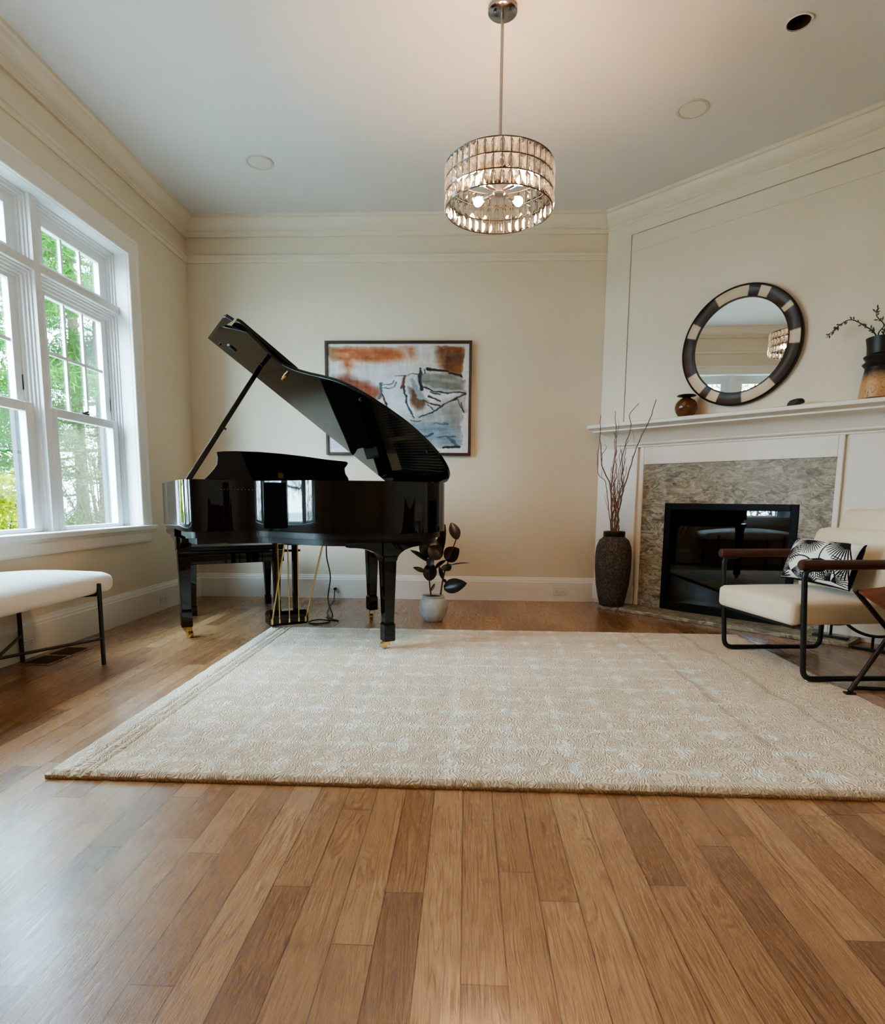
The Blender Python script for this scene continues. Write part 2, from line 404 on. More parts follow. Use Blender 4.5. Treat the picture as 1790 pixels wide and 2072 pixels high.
# ------------------------------------------------------------------ camera
f_px, cy_px = 1222.297, 1170.265
yaw, pitch, roll = .0393601, -.1288176, .00869345
cam_d = bpy.data.cameras.new('camera'); cam = bpy.data.objects.new('camera', cam_d); COL.objects.link(cam); SC.camera = cam
cam_d.sensor_fit = 'HORIZONTAL'; cam_d.sensor_width = 36; cam_d.lens = 36*f_px/1790; cam_d.shift_y = (cy_px-1036)/1790
cam_d.clip_start = .02
fwd = V3(-math.sin(yaw)*math.cos(pitch), math.cos(yaw)*math.cos(pitch), math.sin(pitch))
right = V3(math.cos(yaw), math.sin(yaw), 0); up = right.cross(fwd)
r2 = right*math.cos(roll) + up*math.sin(roll); u2 = up*math.cos(roll) - right*math.sin(roll)
cam.matrix_world = Matrix(((r2.x,u2.x,-fwd.x,0),(r2.y,u2.y,-fwd.y,0),(r2.z,u2.z,-fwd.z,.84),(0,0,0,1)))

# ------------------------------------------------------------------ room shell
XL, YB, ZC = -2.305, 5.094, 3.05
CX, CY = 1.082, YB                      # corner where the angled fireplace wall starts
TL = 2.11                               # its length
RX, RY = CX + TL*.70711, CY - TL*.70711
YR = -2.6
def FP(t, off, z):                      # along the angled wall, out into the room, up
    return V3(CX + (t-off)*.70710678, CY - (t+off)*.70710678, z)
def struct(o): o['kind'] = 'structure'; return o

b = MB(); b.box((XL-.6, YR-.3, -.12), (RX+.4, YB+.4, 0)); struct(b.build('floor', M['floor']))
b = MB(); b.box((XL-.3, YR-.2, ZC), (RX+.3, YB+.4, ZC+.2)); 
ceil = struct(b.build('ceiling', M['ceil']))

# left wall with the window bank
WY0, WY1, WZ0, WZ1, WT = 1.794, 4.195, .64, 2.455, .17
b = MB()
b.box((XL-WT, YR-.2, 0), (XL, WY0, ZC)); b.box((XL-WT, WY1, 0), (XL, YB+.2, ZC))
b.box((XL-WT, WY0, 0), (XL, WY1, WZ0-.03)); b.box((XL-WT, WY0, WZ1), (XL, WY1, ZC))
struct(b.build('wall_left', M['wall']))
b = MB(); b.box((XL, YB, 0), (CX+.3, YB+.2, ZC)); struct(b.build('wall_back', M['wall']))
# angled wall with the firebox opening
OT0, OT1, OZ0, OZ1 = .62, 1.49, .045, .81
b = MB()
b.fbox(FP, (0,-.45,0), (OT0,0,ZC)); b.fbox(FP, (OT1,-.45,0), (TL,0,ZC)); b.fbox(FP, (OT0,-.45,OZ1), (OT1,0,ZC)); b.fbox(FP, (OT0,-.45,0), (OT1,0,OZ0))
struct(b.build('wall_fireplace', M['crown']))
b = MB(); b.box((RX, YR-.2, 0), (RX+.2, RY, ZC)); struct(b.build('wall_right', M['wall']))
b = MB(); b.box((XL-.2, YR-.2, 0), (RX+.2, YR, ZC)); struct(b.build('wall_rear', M['wall']))

# mitred mouldings round the room
PATH = [(XL, YR), (XL, YB), (CX, CY), (RX, RY), (RX, YR)]
def seg_norm(i):
    a, c = Vector(PATH[i]), Vector(PATH[i+1]); d = (c-a).normalized(); return Vector((d.y, -d.x))
def moulding(name, prof, segs, mat, a0=None, a1=None, bevel=0):
    b = MB()
    for i in segs:
        n = seg_norm(i); ends = []
        for k, j in ((i, i-1), (i+1, i+1)):
            if 0 <= j < len(PATH)-1:
                m = seg_norm(j); q = (n+m)/(1+n.dot(m))
            else: q = n
            ends.append((Vector(PATH[k]), q))
        lo, hi = ends
        if a0 is not None: lo = (a0, n)
        if a1 is not None: hi = (a1, n)
        A = [(lo[0].x+lo[1].x*o, lo[0].y+lo[1].y*o, z) for o, z in prof]
        B = [(hi[0].x+hi[1].x*o, hi[0].y+hi[1].y*o, z) for o, z in prof]
        b.prism(A, B)
    return b.build(name, mat, bevel=bevel)
crown = [(0,2.918),(.016,2.918),(.016,2.930),(.024,2.936),(.026,2.946),(.036,2.950),(.036,2.958),(.046,2.964),(.058,2.972),(.074,2.988),(.086,3.006),(.094,3.026),(.098,3.028),(.112,3.028),(.112,3.05),(0,3.05)]
rail = [(0,2.722),(.010,2.724),(.013,2.738),(.013,2.752),(.022,2.760),(.024,2.774),(0,2.776)]
base = [(0,0),(.022,0),(.022,.160),(.017,.166),(.017,.176),(.012,.184),(.009,.197),(0,.2)]
for k, i in enumerate((0, 1, 2, 3)):
    struct(moulding('trim_%d' % (k+1), crown, [i], M['crown']))
for k, i in enumerate((0, 1)):
    struct(moulding('trim_%d' % (k+5), rail, [i], M['crown']))
struct(moulding('baseboard_left', base, [0], M['trim']))
struct(moulding('baseboard_back', base, [1], M['trim']))
struct(moulding('baseboard_right', base, [3], M['trim']))

# applied boards above the mantel: stiles and a top rail around a flat field
b = MB()
b.fbox(FP, (0.004,0,1.45), (.208,.014,2.918)); b.fbox(FP, (TL-.208,0,1.45), (TL,.014,2.918)); b.fbox(FP, (.208,0,2.85), (TL-.208,.014,2.918))
struct(b.build('trim_7', M['crown']))
b = MB(); b.fbox(FP, (.216,0,1.45), (TL-.216,.012,2.842)); struct(b.build('trim_13', M['crown']))
b = MB(); b.fbox(FP, (.216,.012,2.722), (TL-.216,.016,2.776)); struct(b.build('trim_8', M['crown']))

# window bank
for k, (n0, n1) in enumerate(((3.428, 4.195), (2.611, 3.378), (1.794, 2.561))):
    w = thing('window_%d' % (k+1), (XL-.1, (n0+n1)/2, WZ0), None, None, kind='structure')
    TB0, TB1 = 2.064, 2.110          # transom bar
    # jamb lining stepped back toward the glass, mitred at the corners
    b = MB()
    for (z0, z1) in ((WZ0, TB0), (TB1, WZ1)):
        st = [(-.062,0),(-.066,.001),(-.082,.001),(-.082,.012),(-.094,.012),(-.094,.026),(-.106,.026),(-.106,.041),(-.118,.041),(-.118,.058),(-.172,.058)]
        vs = []
        for x, d in st:
            vs += [(XL+x, n0+d, z0+d*.1), (XL+x, n1-d, z0+d*.1), (XL+x, n1-d, z1-d), (XL+x, n0+d, z1-d)]
        b.add(vs, [(4*k+c, 4*k+(c+1)%4, 4*k+4+(c+1)%4, 4*k+4+c) for k in range(len(st)-1) for c in range(4)])
    b.build('jamb', M['sash'], w)
    b = MB(); b.box((XL-.171, n0-.003, TB0-.002), (XL-.0635, n1+.003, TB1+.002)); b.build('transom_bar', M['sash'], w, bevel=.003)
    def sash(name, x, y0, y1, z0, z1, st, br, tr, cols, rows, lock=False):
        b = MB(); t = .018
        b.box((x-t, y0, z0), (x+t, y0+st, z1)); b.box((x-t, y1-st, z0), (x+t, y1, z1))
        b.box((x-t, y0+st, z0), (x+t, y1-st, z0+br)); b.box((x-t, y0+st, z1-tr), (x+t, y1-st, z1))
        o = b.build(name, M['sash'], w, bevel=.004)
        b = MB(); b.box((x-.003, y0+st-.004, z0+br-.004), (x+.003, y1-st+.004, z1-tr+.004)); b.build('pane', M['pane'], o)
        gy0, gy1, gz0, gz1 = y0+st, y1-st, z0+br, z1-tr
        b = MB(); m_ = .009
        for c in range(1, cols): y = gy0+(gy1-gy0)*c/cols; b.box((x-.007, y-m_, gz0), (x+.007, y+m_, gz1))
        for r in range(1, rows): z = gz0+(gz1-gz0)*r/rows; b.box((x-.0072, gy0, z-m_), (x+.0072, gy1, z+m_))
        if cols > 1 or rows > 1: b.build('muntin', M['sash'], o)
        if lock:
            b = MB(); ym = (y0+y1)/2
            b.box((x-.005, ym-.035, z1), (x+.012, ym+.035, z1+.012)); b.tube([(x, ym, z1+.012), (x+.006, ym+.03, z1+.022)], .007)
            b.build('lock', M['darkslot'], o)
        return o
    sash('transom_sash', XL-.138, n0+.055, n1-.055, TB1+.005, WZ1-.055, .062, .04, .045, 3, 1)
    sash('upper_sash', XL-.146, n0+.055, n1-.055, 1.31, TB0-.03, .062, .045, .05, 3, 2)
    sash('lower_sash', XL-.112, n0+.05, n1-.05, WZ0+.003, 1.352, .055, .022, .052, 1, 1, True)
    b = MB()
    for y in (n1-.062, n0+.062):
        b.box((XL-.152, y-.006, 1.42), (XL-.128, y+.006, 1.50))
    b.build('sash_latch', M['darkslot'], w)
    b = MB()
    for (y0, y1) in ((n0+.058, n0+.085), (n1-.085, n1-.058)): b.box((XL-.20, y0, WZ0+.0), (XL-.175, y1, 1.31))
    b.build('screen_track', M['screen'], w)
# mullions, casing, stool and apron
b = MB()
for y0 in (3.378, 2.561): b.box((XL-.172, y0, WZ0), (XL-.061, y0+.05, WZ1-.001))
struct(b.build('trim_9', M['sash'], bevel=.003))
b = MB(); b.box((XL-.17, WY1-.002, WZ0), (XL+.001, WY1+.003, WZ1)); b.box((XL-.17, WY0-.003, WZ0), (XL+.001, WY0+.002, WZ1)); b.box((XL-.17, WY0, WZ1-.002), (XL+.001, WY1, WZ1+.003))
struct(b.build('trim_12', M['sash']))
b = MB()
c0 = [(0,0),(.018,0),(.022,.006),(.022,.085),(.030,.092),(.030,.108),(0,.108)]   # (out, across)
def casing(y, sgn, z0, z1):
    A = [(XL+o, y+sgn*a, z0) for o, a in c0]; B = [(XL+o, y+sgn*a, z1 + a) for o, a in c0]; b.prism(A, B)
casing(WY1, 1, .65, WZ1); casing(WY0, -1, .65, WZ1)
A = [(XL+o, WY0-a, WZ1+a) for o, a in c0]; B = [(XL+o, WY1+a, WZ1+a) for o, a in c0]; b.prism(A, B)
struct(b.build('trim_10', M['trim']))
b = MB(); b.box((XL-.19, WY0-.002, WZ0-.03), (XL+.002, WY1+.002, WZ0+.002)); b.box((XL, WY0-.145, WZ0-.026), (XL+.055, WY1+.145, WZ0+.006))
struct(b.build('window_sill', M['sash'], bevel=.006))
b = MB(); b.prism([(XL+o, WY0-.108, z) for o, z in ((0,.527),(.016,.527),(.02,.54),(.02,.59),(.032,.6),(.032,.614),(0,.614))], [(XL+o, WY1+.108, z) for o, z in ((0,.527),(.016,.527),(.02,.54),(.02,.59),(.032,.6),(.032,.614),(0,.614))])
struct(b.build('trim_11', M['trim']))
# ------------------------------------------------------------------ fireplace
fp = thing('fireplace', FP(1.055, 0, 0), 'white painted corner fireplace with veined stone facing and black firebox', 'fireplace')
def slab(name, rects, off0, off1, mat, parent=fp, bevel=.0):
    b = MB()
    for t0, t1, z0, z1 in rects: b.fbox(FP, (t0,off0,z0), (t1,off1,z1))
    return b.build(name, mat, parent, bevel=bevel)
HZ = .028
slab('pilaster', [(.004,.352,.0,1.26)], .0, .02, M['mantel'], bevel=.003)
slab('pilaster', [(TL-.352,TL,.0,1.26)], .0, .02, M['mantel'], bevel=.003)
slab('surround_panel', [(.376,.408,HZ,1.26),(1.702,TL-.376,HZ,1.26),(.408,1.702,1.125,1.26)], .0, .022, M['mantel'], bevel=.003)
slab('plinth', [(.004,.372,HZ,.175)], .02, .034, M['mantel'], bevel=.004)
slab('plinth', [(TL-.372,TL-.002,HZ,.175)], .02, .034, M['mantel'], bevel=.004)
slab('stone_facing', [(.408,.597,HZ,1.125),(1.513,1.702,HZ,1.125),(.597,1.513,.832,1.125)], .0, .012, M['marble'])
hs = slab('hearth_slab', [(.2,1.912,0,HZ)], 0, .262, M['marble'], bevel=.004)
# firebox
fb = slab('firebox_frame', [(.597,.645,HZ,.832),(1.465,1.513,HZ,.832),(.645,1.465,.785,.832),(.645,1.465,HZ,.085)], -.02, .018, M['steelframe'], bevel=.003)
b = MB(); b.fbox(FP, (.64,-.012,.08), (1.47,-.006,.79)); b.build('fire_glass', M['fireglass'], fb)
slab('firebox', [(.60,.62,.045,.81),(1.49,1.51,.045,.81),(.62,1.49,.80,.812),(.62,1.49,.043,.05)], -.42, -.022, M['firebox'])
slab('firebox', [(.62,1.49,.045,.81)], -.44, -.40, M['firebox'])
# mantel shelf with a mitred return at each end
mp = [(.0,1.258),(.034,1.258),(.034,1.268),(.044,1.272),(.050,1.282),(.046,1.291),(.052,1.296),(.060,1.310),(.085,1.345),(.120,1.368),(.160,1.378),(.170,1.380),(.170,1.390),(.182,1.394),(.188,1.404),(.200,1.410),(.204,1.422),(.200,1.434),(.190,1.438),(.0,1.438)]
b = MB()
ringA = [FP(.205-o, o, z) for o, z in mp]; ringB = [FP(TL-.205+o, o, z) for o, z in mp]
endA = [FP(.205-o, 0, z) for o, z in mp]; endB = [FP(TL-.205+o, 0, z) for o, z in mp]
n = len(mp)
vs = endA + ringA + ringB + endB; fs = []
for r in range(3):
    for i in range(n-1): fs.append((r*n+i, r*n+i+1, (r+1)*n+i+1, (r+1)*n+i))
b.add(vs, fs); b.build('mantel_shelf', M['mantel'], fp, smooth=True)
b = MB()
for t in (.335,): 
    b.tube([FP(t+ (o-.05)*.35, o+.001, z) for o, z in mp[3:12]], .0022, 6)
b.build('shadow_line', M['wall'], fp)  # thin strip standing in for a shadow line across the cove

# ------------------------------------------------------------------ outlets, register, ceiling lights
def outlet(p, ax, label):
    """ax: axis along the wall (width); wall normal nrm"""
    p = Vector(p); a = Vector(ax); nrm = V3(0,0,1).cross(a) ; 
    t = thing('wall_outlet', p, label, 'outlet')
    fn = lambda u, w, z: p + a*u + nrm*w + V3(0,0,z)
    b = MB(); b.fbox(fn, (-.057,0,-.036), (.057,.006,.036)); b.build('cover_plate', M['plastic'], t, bevel=.003)
    for s in (-1, 1):
        b = MB(); b.fbox(fn, (s*.024-.017,.005,-.014), (s*.024+.017,.009,.014)); r = b.build('receptacle', M['plastic'], t, bevel=.003)
        b = MB()
        for q in (-.006, .006): b.fbox(fn, (s*.024-.004,.008,q-.0012), (s*.024+.005,.0095,q+.0012))
        b.build('slot', M['darkslot'], r)
    return t
outlet((.793, YB-.022, .087), (-1,0,0), 'white outlet plate on the back baseboard between the potted plant and the tall vase')
outlet((-1.135, YB-.022, .083), (-1,0,0), 'white outlet plate on the back baseboard with the piano cord plugged in')
outlet((XL+.022, 4.42, .085), (0,-1,0), 'white outlet plate on the baseboard behind the piano leg under the window wall')
outlet((XL+.022, 2.99, .085), (0,-1,0), 'white outlet plate on the baseboard behind the upholstered bench legs')

t = thing('floor_register', (-2.16, 3.05, 0), 'dark bronze floor register set into the oak by the window wall', 'floor vent')
b = MB(); b.box((-2.235,2.865,0), (-2.085,3.235,.004)); b.build('frame', M['floor'], t, bevel=.002)
for y0 in (2.885, 3.065):
    b = MB()
    b.box((-2.22,y0,.0042), (-2.10,y0+.145,.0055))
    for k in range(11): b.box((-2.22,y0+.004+k*.0135,.0055), (-2.10,y0+.010+k*.0135,.0075))
    b.build('grille', M['grate'], t)

def recess(p, r, label, cat='ceiling light'):
    t = thing('recessed_light', (p[0], p[1], ZC), label, cat)
    b = MB(); b.lathe([(r*.80,ZC-.002),(r*.84,ZC-.006),(r*.97,ZC-.006),(r,ZC-.002),(r,ZC+.002)], (p[0],p[1],0), cap=False); b.build('trim_ring', M['ring'], t, smooth=True)
    b = MB(); b.lathe([(r*.80,ZC-.003),(r*.5,ZC-.0045),(.001,ZC-.005)], (p[0],p[1],0), cap=False); b.build('lens', M['lens'], t, smooth=True)
recess((-1.404,4.27), .092, 'white round recessed ceiling light over the piano')
recess((1.245,3.787), .088, 'white round recessed ceiling light over the fireplace')
# open can light: a real hole in the ceiling
hx, hy, hr = 1.505, 3.17, .052
t = thing('recessed_can_light', (hx, hy, ZC), 'small open recessed can light with dark reflector in the ceiling near the fireplace', 'ceiling light')
b = MB(); b.lathe([(hr+.008,ZC-.001),(hr+.008,ZC-.005),(hr,ZC-.005),(hr-.002,ZC+.0)], (hx,hy,0), cap=False); b.build('trim_ring', M['ceil'], t, smooth=True)
b = MB(); b.lathe([(hr-.001,ZC-.004),(hr-.006,ZC+.05),(hr-.012,ZC+.075),(hr-.014,ZC+.076),(hr-.02,ZC+.12),(.002,ZC+.13)], (hx,hy,0), cap=False); b.build('reflector', M['canlight'], t, smooth=True)
b = MB(); b.lathe([(.002,ZC+.10),(.022,ZC+.095),(.028,ZC+.11),(.016,ZC+.128)], (hx,hy,0)); b.build('bulb', M['lens'], t, smooth=True)
cut = MB(); cut.lathe([(hr,ZC-.05),(hr,ZC+.15)], (hx,hy,0))
me_c = bpy.data.meshes.new('cut'); me_c.from_pydata(cut.v, [], cut.f)
oc = bpy.data.objects.new('cut', me_c); COL.objects.link(oc)
bmm = bmesh.new(); bmm.from_mesh(me_c); bmesh.ops.recalc_face_normals(bmm, faces=bmm.faces); bmm.to_mesh(me_c); bmm.free()
mod = ceil.modifiers.new('hole', 'BOOLEAN'); mod.operation = 'DIFFERENCE'; mod.object = oc; mod.solver = 'EXACT'
dg = bpy.context.evaluated_depsgraph_get(); me_new = bpy.data.meshes.new_from_object(ceil.evaluated_get(dg))
ceil.modifiers.clear(); ceil.data = me_new; bpy.data.objects.remove(oc)

# ------------------------------------------------------------------ chandelier
CHX, CHY = .13, 3.05; R = .249; ZT, ZB = 2.382, 2.193
ch = thing('chandelier', (CHX, CHY, ZC), 'crystal drum chandelier hanging from the ceiling on a slim rod', 'chandelier')
b = MB(); b.lathe([(.001,ZC-.022),(.06,ZC-.022),(.066,ZC-.018),(.066,ZC)], (CHX,CHY,0)); 
for s in (-1, 1): b.lathe([(.007,ZC-.03),(.007,ZC-.02)], (CHX+s*.035,CHY-.02,0), seg=12)
b.build('canopy', M['chrome'], ch, smooth=True)
b = MB(); b.tube([(CHX,CHY,ZC-.02),(CHX,CHY,2.28)], .0075, 12); b.build('rod', M['nickel'], ch, smooth=True)
zs = [ZB + (ZT-ZB)*k/3 for k in range(4)]
for z in zs:
    b = MB(); b.tube([(CHX+R*math.cos(2*PI*k/84), CHY+R*math.sin(2*PI*k/84), z) for k in range(84)], .0026, 6, closed=True); b.build('ring', M['wire'], ch, smooth=True)
NC = 42
b = MB()
for k in range(NC):
    t = 2*PI*(k+.5)/NC; b.tube([(CHX+R*math.cos(t), CHY+R*math.sin(t), ZB), (CHX+R*math.cos(t), CHY+R*math.sin(t), ZT)], .0017, 5)
b.build('cage_wire', M['wire'], ch)
b = MB(); b.lathe([(.001,2.262),(.022,2.262),(.028,2.268),(.028,2.295),(.02,2.305),(.008,2.32)], (CHX,CHY,0)); b.build('hub', M['nickel'], ch, smooth=True)
b = MB()
for k in range(3):
    t = 2*PI*k/3+.4; b.tube([(CHX,CHY,ZT-.004), (CHX+R*math.cos(t), CHY+R*math.sin(t), ZT)], .0025, 6)
b.build('spider', M['nickel'], ch)
BULBS = []
for k in range(4):
    t = PI/4 + k*PI/2; d = V3(math.cos(t), math.sin(t), 0); c = V3(CHX, CHY, 2.278)
    b = MB(); b.tube([c+d*.02, c+d*.085], .0065, 10); b.tube([c+d*.06+V3(0,0,-.0), c+d*.098], .012, 12); b.build('arm', M['nickel'], ch, smooth=True)
    q = c + d*.13; b = MB()
    b.lathe([(.001,-.036),(.010,-.034),(.012,-.02),(.018,-.008),(.022,.006),(.020,.018),(.012,.027),(.001,.031)], q, seg=16, axis=(V3(0,0,1), d.cross(V3(0,0,1)), d))
    b.build('bulb', M['bulb'], ch, smooth=True); BULBS.append(q)
# crystals: faceted prisms, one mesh copied
cw, chh = 2*PI*R/NC*.43, (ZT-ZB)/3*.47
def crystal_mesh(mb, fn):
    fr = [(-cw,-chh),(cw,-chh),(cw,chh),(-cw,chh)]; fi = [(-cw*.3,-chh*.5),(cw*.3,-chh*.5),(cw*.3,chh*.5),(-cw*.3,chh*.5)]
    vs = [fn(x,0,z) for x,z in fr] + [fn(x,.008,z) for x,z in fi] + [fn(0,-.009,0)] + [fn(x*1.0,-.004,z*.8) for x,z in fi]
    fs = [(4,5,6,7)] + [(i,(i+1)%4,4+(i+1)%4,4+i) for i in range(4)] + [(i,9+i,9+(i+1)%4,(i+1)%4) for i in range(4)] + [(9+i,8,9+(i+1)%4) for i in range(4)]
    mb.add(vs, fs)
proto = MB(); crystal_mesh(proto, lambda x, o, z: V3(o, x, z))
first = None; rest = MB(); order = []
for r in range(3):
    for k in range(NC): order.append((r, k))
def cam_key(rk):
    t = 2*PI*rk[1]/NC; return CHY+R*math.sin(t)
order.sort(key=cam_key)
for idx, (r, k) in enumerate(order):
    t = 2*PI*k/NC; z = (zs[r]+zs[r+1])/2
    if idx < 100:
        if first is None:
            o = proto.build('crystal', M['crystal']); first = o
        else:
            o = first.copy(); COL.objects.link(o)
        o.parent = ch; o.location = (R*math.cos(t), R*math.sin(t), z-ZC); o.rotation_euler = (random.uniform(-.05,.05),random.uniform(-.06,.06),t+random.uniform(-.14,.14))
    else:
        ca, sa = math.cos(t), math.sin(t)
        crystal_mesh(rest, lambda x, o_, z_, ca=ca, sa=sa, z=z: V3(CHX+(R+o_)*ca - x*sa, CHY+(R+o_)*sa + x*ca, z+z_))
o = rest.build('crystal_strand', M['crystal'], ch); o['kind'] = 'stuff'

# ------------------------------------------------------------------ framed painting
def vcol_grid(name, fn, nu, nv, color, mat, parent=None, loc=None, smooth=False):
    """fn(u,v)->point, color: array (nv,nu,3) in sRGB 0..255, row 0 = v 0"""
    b = MB(); vs = [fn(i/(nu-1), j/(nv-1)) for j in range(nv) for i in range(nu)]
    fs = [(j*nu+i, j*nu+i+1, (j+1)*nu+i+1, (j+1)*nu+i) for j in range(nv-1) for i in range(nu-1)]
    b.add(vs, fs); o = b.build(name, mat, parent, loc=loc, smooth=smooth)
    ca = o.data.color_attributes.new('Col', 'BYTE_COLOR', 'POINT')
    c = np.ones((nu*nv, 4), dtype=np.float32); c[:, :3] = np.clip(np.asarray(color).reshape(-1, 3)/255, 0, 1)
    # sRGB values go through color_srgb
    ca.data.foreach_set('color_srgb', c.ravel())
    return o
def paint_abstract(W=230, H=178):
    rs = np.random.RandomState(3)
    X, Yv = np.meshgrid(np.linspace(0,1,W), np.linspace(0,1,H))
    def fbm(sx, sy, oct_=4, seed=0):
        r = np.random.RandomState(seed); out = np.zeros((H,W)); amp = 1; tot = 0
        for o in range(oct_):
            gx, gy = int(sx*2**o)+2, int(sy*2**o)+2
            g = r.rand(gy+1, gx+1); x = X*(gx-1); y = Yv*(gy-1)
            xi, yi = x.astype(int), y.astype(int); fx, fy = x-xi, y-yi; fx = fx*fx*(3-2*fx); fy = fy*fy*(3-2*fy)
            out += amp*((g[yi,xi]*(1-fx)+g[yi,xi+1]*fx)*(1-fy) + (g[yi+1,xi]*(1-fx)+g[yi+1,xi+1]*fx)*fy); tot += amp; amp *= .55
        return out/tot
    wx = (fbm(12,12,5,1)-.5)*.045; wy = (fbm(12,12,5,2)-.5)*.05
    PX, PY = X+wx, Yv+wy
    img = np.zeros((H,W,3)); img[:] = (206,203,204)
    img += ((fbm(4,9,5,5)-.5)*40)[...,None] + ((fbm(60,5,4,6)-.5)*26)[...,None]
    def blend(mask, col, tex=0, seed=9, sx=20, sy=6):
        c = np.array(col, float)[None,None,:] + ((fbm(sx,sy,4,seed)-.5)*2*tex)[...,None]
        img[:] = img*(1-mask[...,None]) + c*mask[...,None]
    def poly(pts, soft=.008):
        d = np.full((H,W), 1e9); inside = np.zeros((H,W), bool); n = len(pts)
        for i in range(n):
            (x0,y0),(x1,y1) = pts[i], pts[(i+1)%n]
            vx, vy = x1-x0, y1-y0; t = np.clip(((PX-x0)*vx+(PY-y0)*vy)/(vx*vx+vy*vy+1e-9),0,1)
            d = np.minimum(d, np.hypot(PX-x0-t*vx, PY-y0-t*vy))
            cond = ((y0 > PY) != (y1 > PY)) & (PX < (x1-x0)*(PY-y0)/(y1-y0+1e-12)+x0); inside ^= cond
        s = np.where(inside, d, -d); return np.clip(s/soft*.5+.5, 0, 1)
    def stroke(pts, w, col, a=1., w1=None, dry=0, seed=4):
        P = np.array(catmull([(x,y,0) for x,y in pts], 8))[:, :2]; m = np.zeros((H,W)); n = len(P)
        for i in range(n-1):
            (x0,y0),(x1,y1) = P[i], P[i+1]; vx, vy = x1-x0, y1-y0
            t = np.clip(((PX-x0)*vx+(PY-y0)*vy)/(vx*vx+vy*vy+1e-9),0,1)
            ww = (w + ((w1 if w1 is not None else w)-w)*(i/n))*.72
            m = np.maximum(m, np.clip((ww-np.hypot(PX-x0-t*vx,PY-y0-t*vy))/.006+.5,0,1))
        if dry: m = m*np.clip((fbm(40,30,3,seed)-.5+.5-dry*.5)*4,0,1)
        blend(m*a, col, 14, seed)
    blend(poly([(.01,.03),(.62,.03),(.61,.14),(.45,.17),(.2,.16),(.14,.3),(.1,.16),(.01,.13)], .03), (172,104,70), 40, 11, 14, 20)
    blend(poly([(.15,.05),(.6,.04),(.61,.12),(.3,.13)], .05)*.7, (158,86,52), 26, 12)
    blend(poly([(.0,.03),(.07,.03),(.05,.14),(0,.13)], .03)*.7, (150,128,96), 20, 13)
    blend(poly([(.5,.03),(.56,.04),(.63,.2),(.59,.2)], .03)*.8, (214,190,180), 14, 14)
    blend(poly([(.62,.02),(.79,.0),(.79,.3),(.62,.3)], .03)*.8, (196,190,182), 14, 15)
    blend(poly([(.78,.02),(.96,.0),(.96,.3),(.82,.25),(.78,.18)], .03), (128,78,50), 46, 16, 12, 12)
    blend(poly([(.80,.09),(.96,.07),(.96,.16),(.85,.2)], .04)*.8, (78,54,42), 30, 17)
    blend(poly([(.03,.31),(.15,.29),(.27,.34),(.37,.41),(.37,.47),(.3,.52),(.1,.42)], .035), (120,66,54), 36, 18)
    blend(poly([(.2,.36),(.36,.42),(.34,.5),(.26,.46)], .04)*.8, (150,88,58), 30, 19)
    blend(poly([(.39,.3),(.53,.31),(.6,.66),(.55,.68),(.42,.62),(.385,.45)], .02), (202,211,218), 16, 20, 8, 20)
    blend(poly([(.55,.66),(.93,.52),(.955,.96),(.7,.93),(.55,.75)], .06), (150,158,164), 34, 21, 10, 22)
    blend(poly([(.6,.74),(.88,.72),(.95,.9),(.93,.95),(.7,.9)], .06)*.8, (112,132,150), 42, 22, 8, 26)
    blend(poly([(.84,.52),(.95,.5),(.95,.78),(.85,.74)], .05)*.7, (128,120,116), 24, 23)
    blend(poly([(.575,.4),(.62,.4),(.7,.52),(.68,.58),(.62,.6),(.585,.52)], .02), (104,78,62), 26, 24)
    blend(poly([(.66,.28),(.72,.265),(.86,.27),(.975,.33),(.975,.44),(.86,.43),(.73,.4),(.65,.36)], .018), (128,128,120), 30, 25, 6, 26)
    stroke([(.67,.37),(.78,.41),(.97,.435)], .016, (150,158,164), .8)
    stroke([(.66,.385),(.76,.43),(.88,.445),(.985,.455)], .009, (34,36,40))
    stroke([(.985,.46),(.86,.53),(.74,.615),(.64,.665)], .008, (38,32,34))
    stroke([(.71,.225),(.78,.235),(.85,.245)], .017, (30,26,24), 1, .010)
    stroke([(.86,.265),(.91,.275),(.955,.295)], .014, (34,28,26))
    stroke([(.54,.3),(.55,.45),(.575,.58),(.6,.665)], .010, (46,56,66), 1, .005)
    stroke([(.555,.33),(.565,.46),(.59,.58),(.61,.65)], .008, (206,216,224))
    stroke([(.55,.28),(.545,.36),(.53,.4)], .012, (112,60,48))
    stroke([(.61,.33),(.625,.43),(.665,.5),(.7,.53)], .022, (136,150,160))
    stroke([(.66,.25),(.655,.36),(.66,.42)], .015, (40,44,48))
    stroke([(.48,.29),(.56,.28),(.62,.285),(.68,.28)], .005, (50,50,54))
    stroke([(.655,.22),(.66,.26),(.66,.3)], .008, (40,44,44)); stroke([(.685,.23),(.69,.27)], .006, (50,52,52))
    stroke([(.39,.38),(.45,.36),(.48,.33)], .005, (60,66,74)); stroke([(.385,.415),(.46,.39),(.49,.34)], .006, (56,62,70))
    stroke([(.385,.36),(.38,.43),(.36,.5)], .012, (70,84,92)); stroke([(.38,.46),(.40,.52),(.42,.6)], .008, (60,44,38))
    stroke([(.67,.52),(.72,.545),(.8,.56)], .008, (40,44,48)); stroke([(.7,.56),(.77,.6)], .006, (52,50,52))
    stroke([(.73,.44),(.79,.46)], .012, (56,58,60)); stroke([(.72,.48),(.8,.53)], .012, (44,46,48), 1, .006)
    stroke([(.58,.69),(.65,.7)], .007, (48,58,58)); stroke([(.65,.83),(.7,.84),(.75,.82)], .010, (52,70,84)); stroke([(.75,.73),(.85,.735)], .010, (92,108,112))
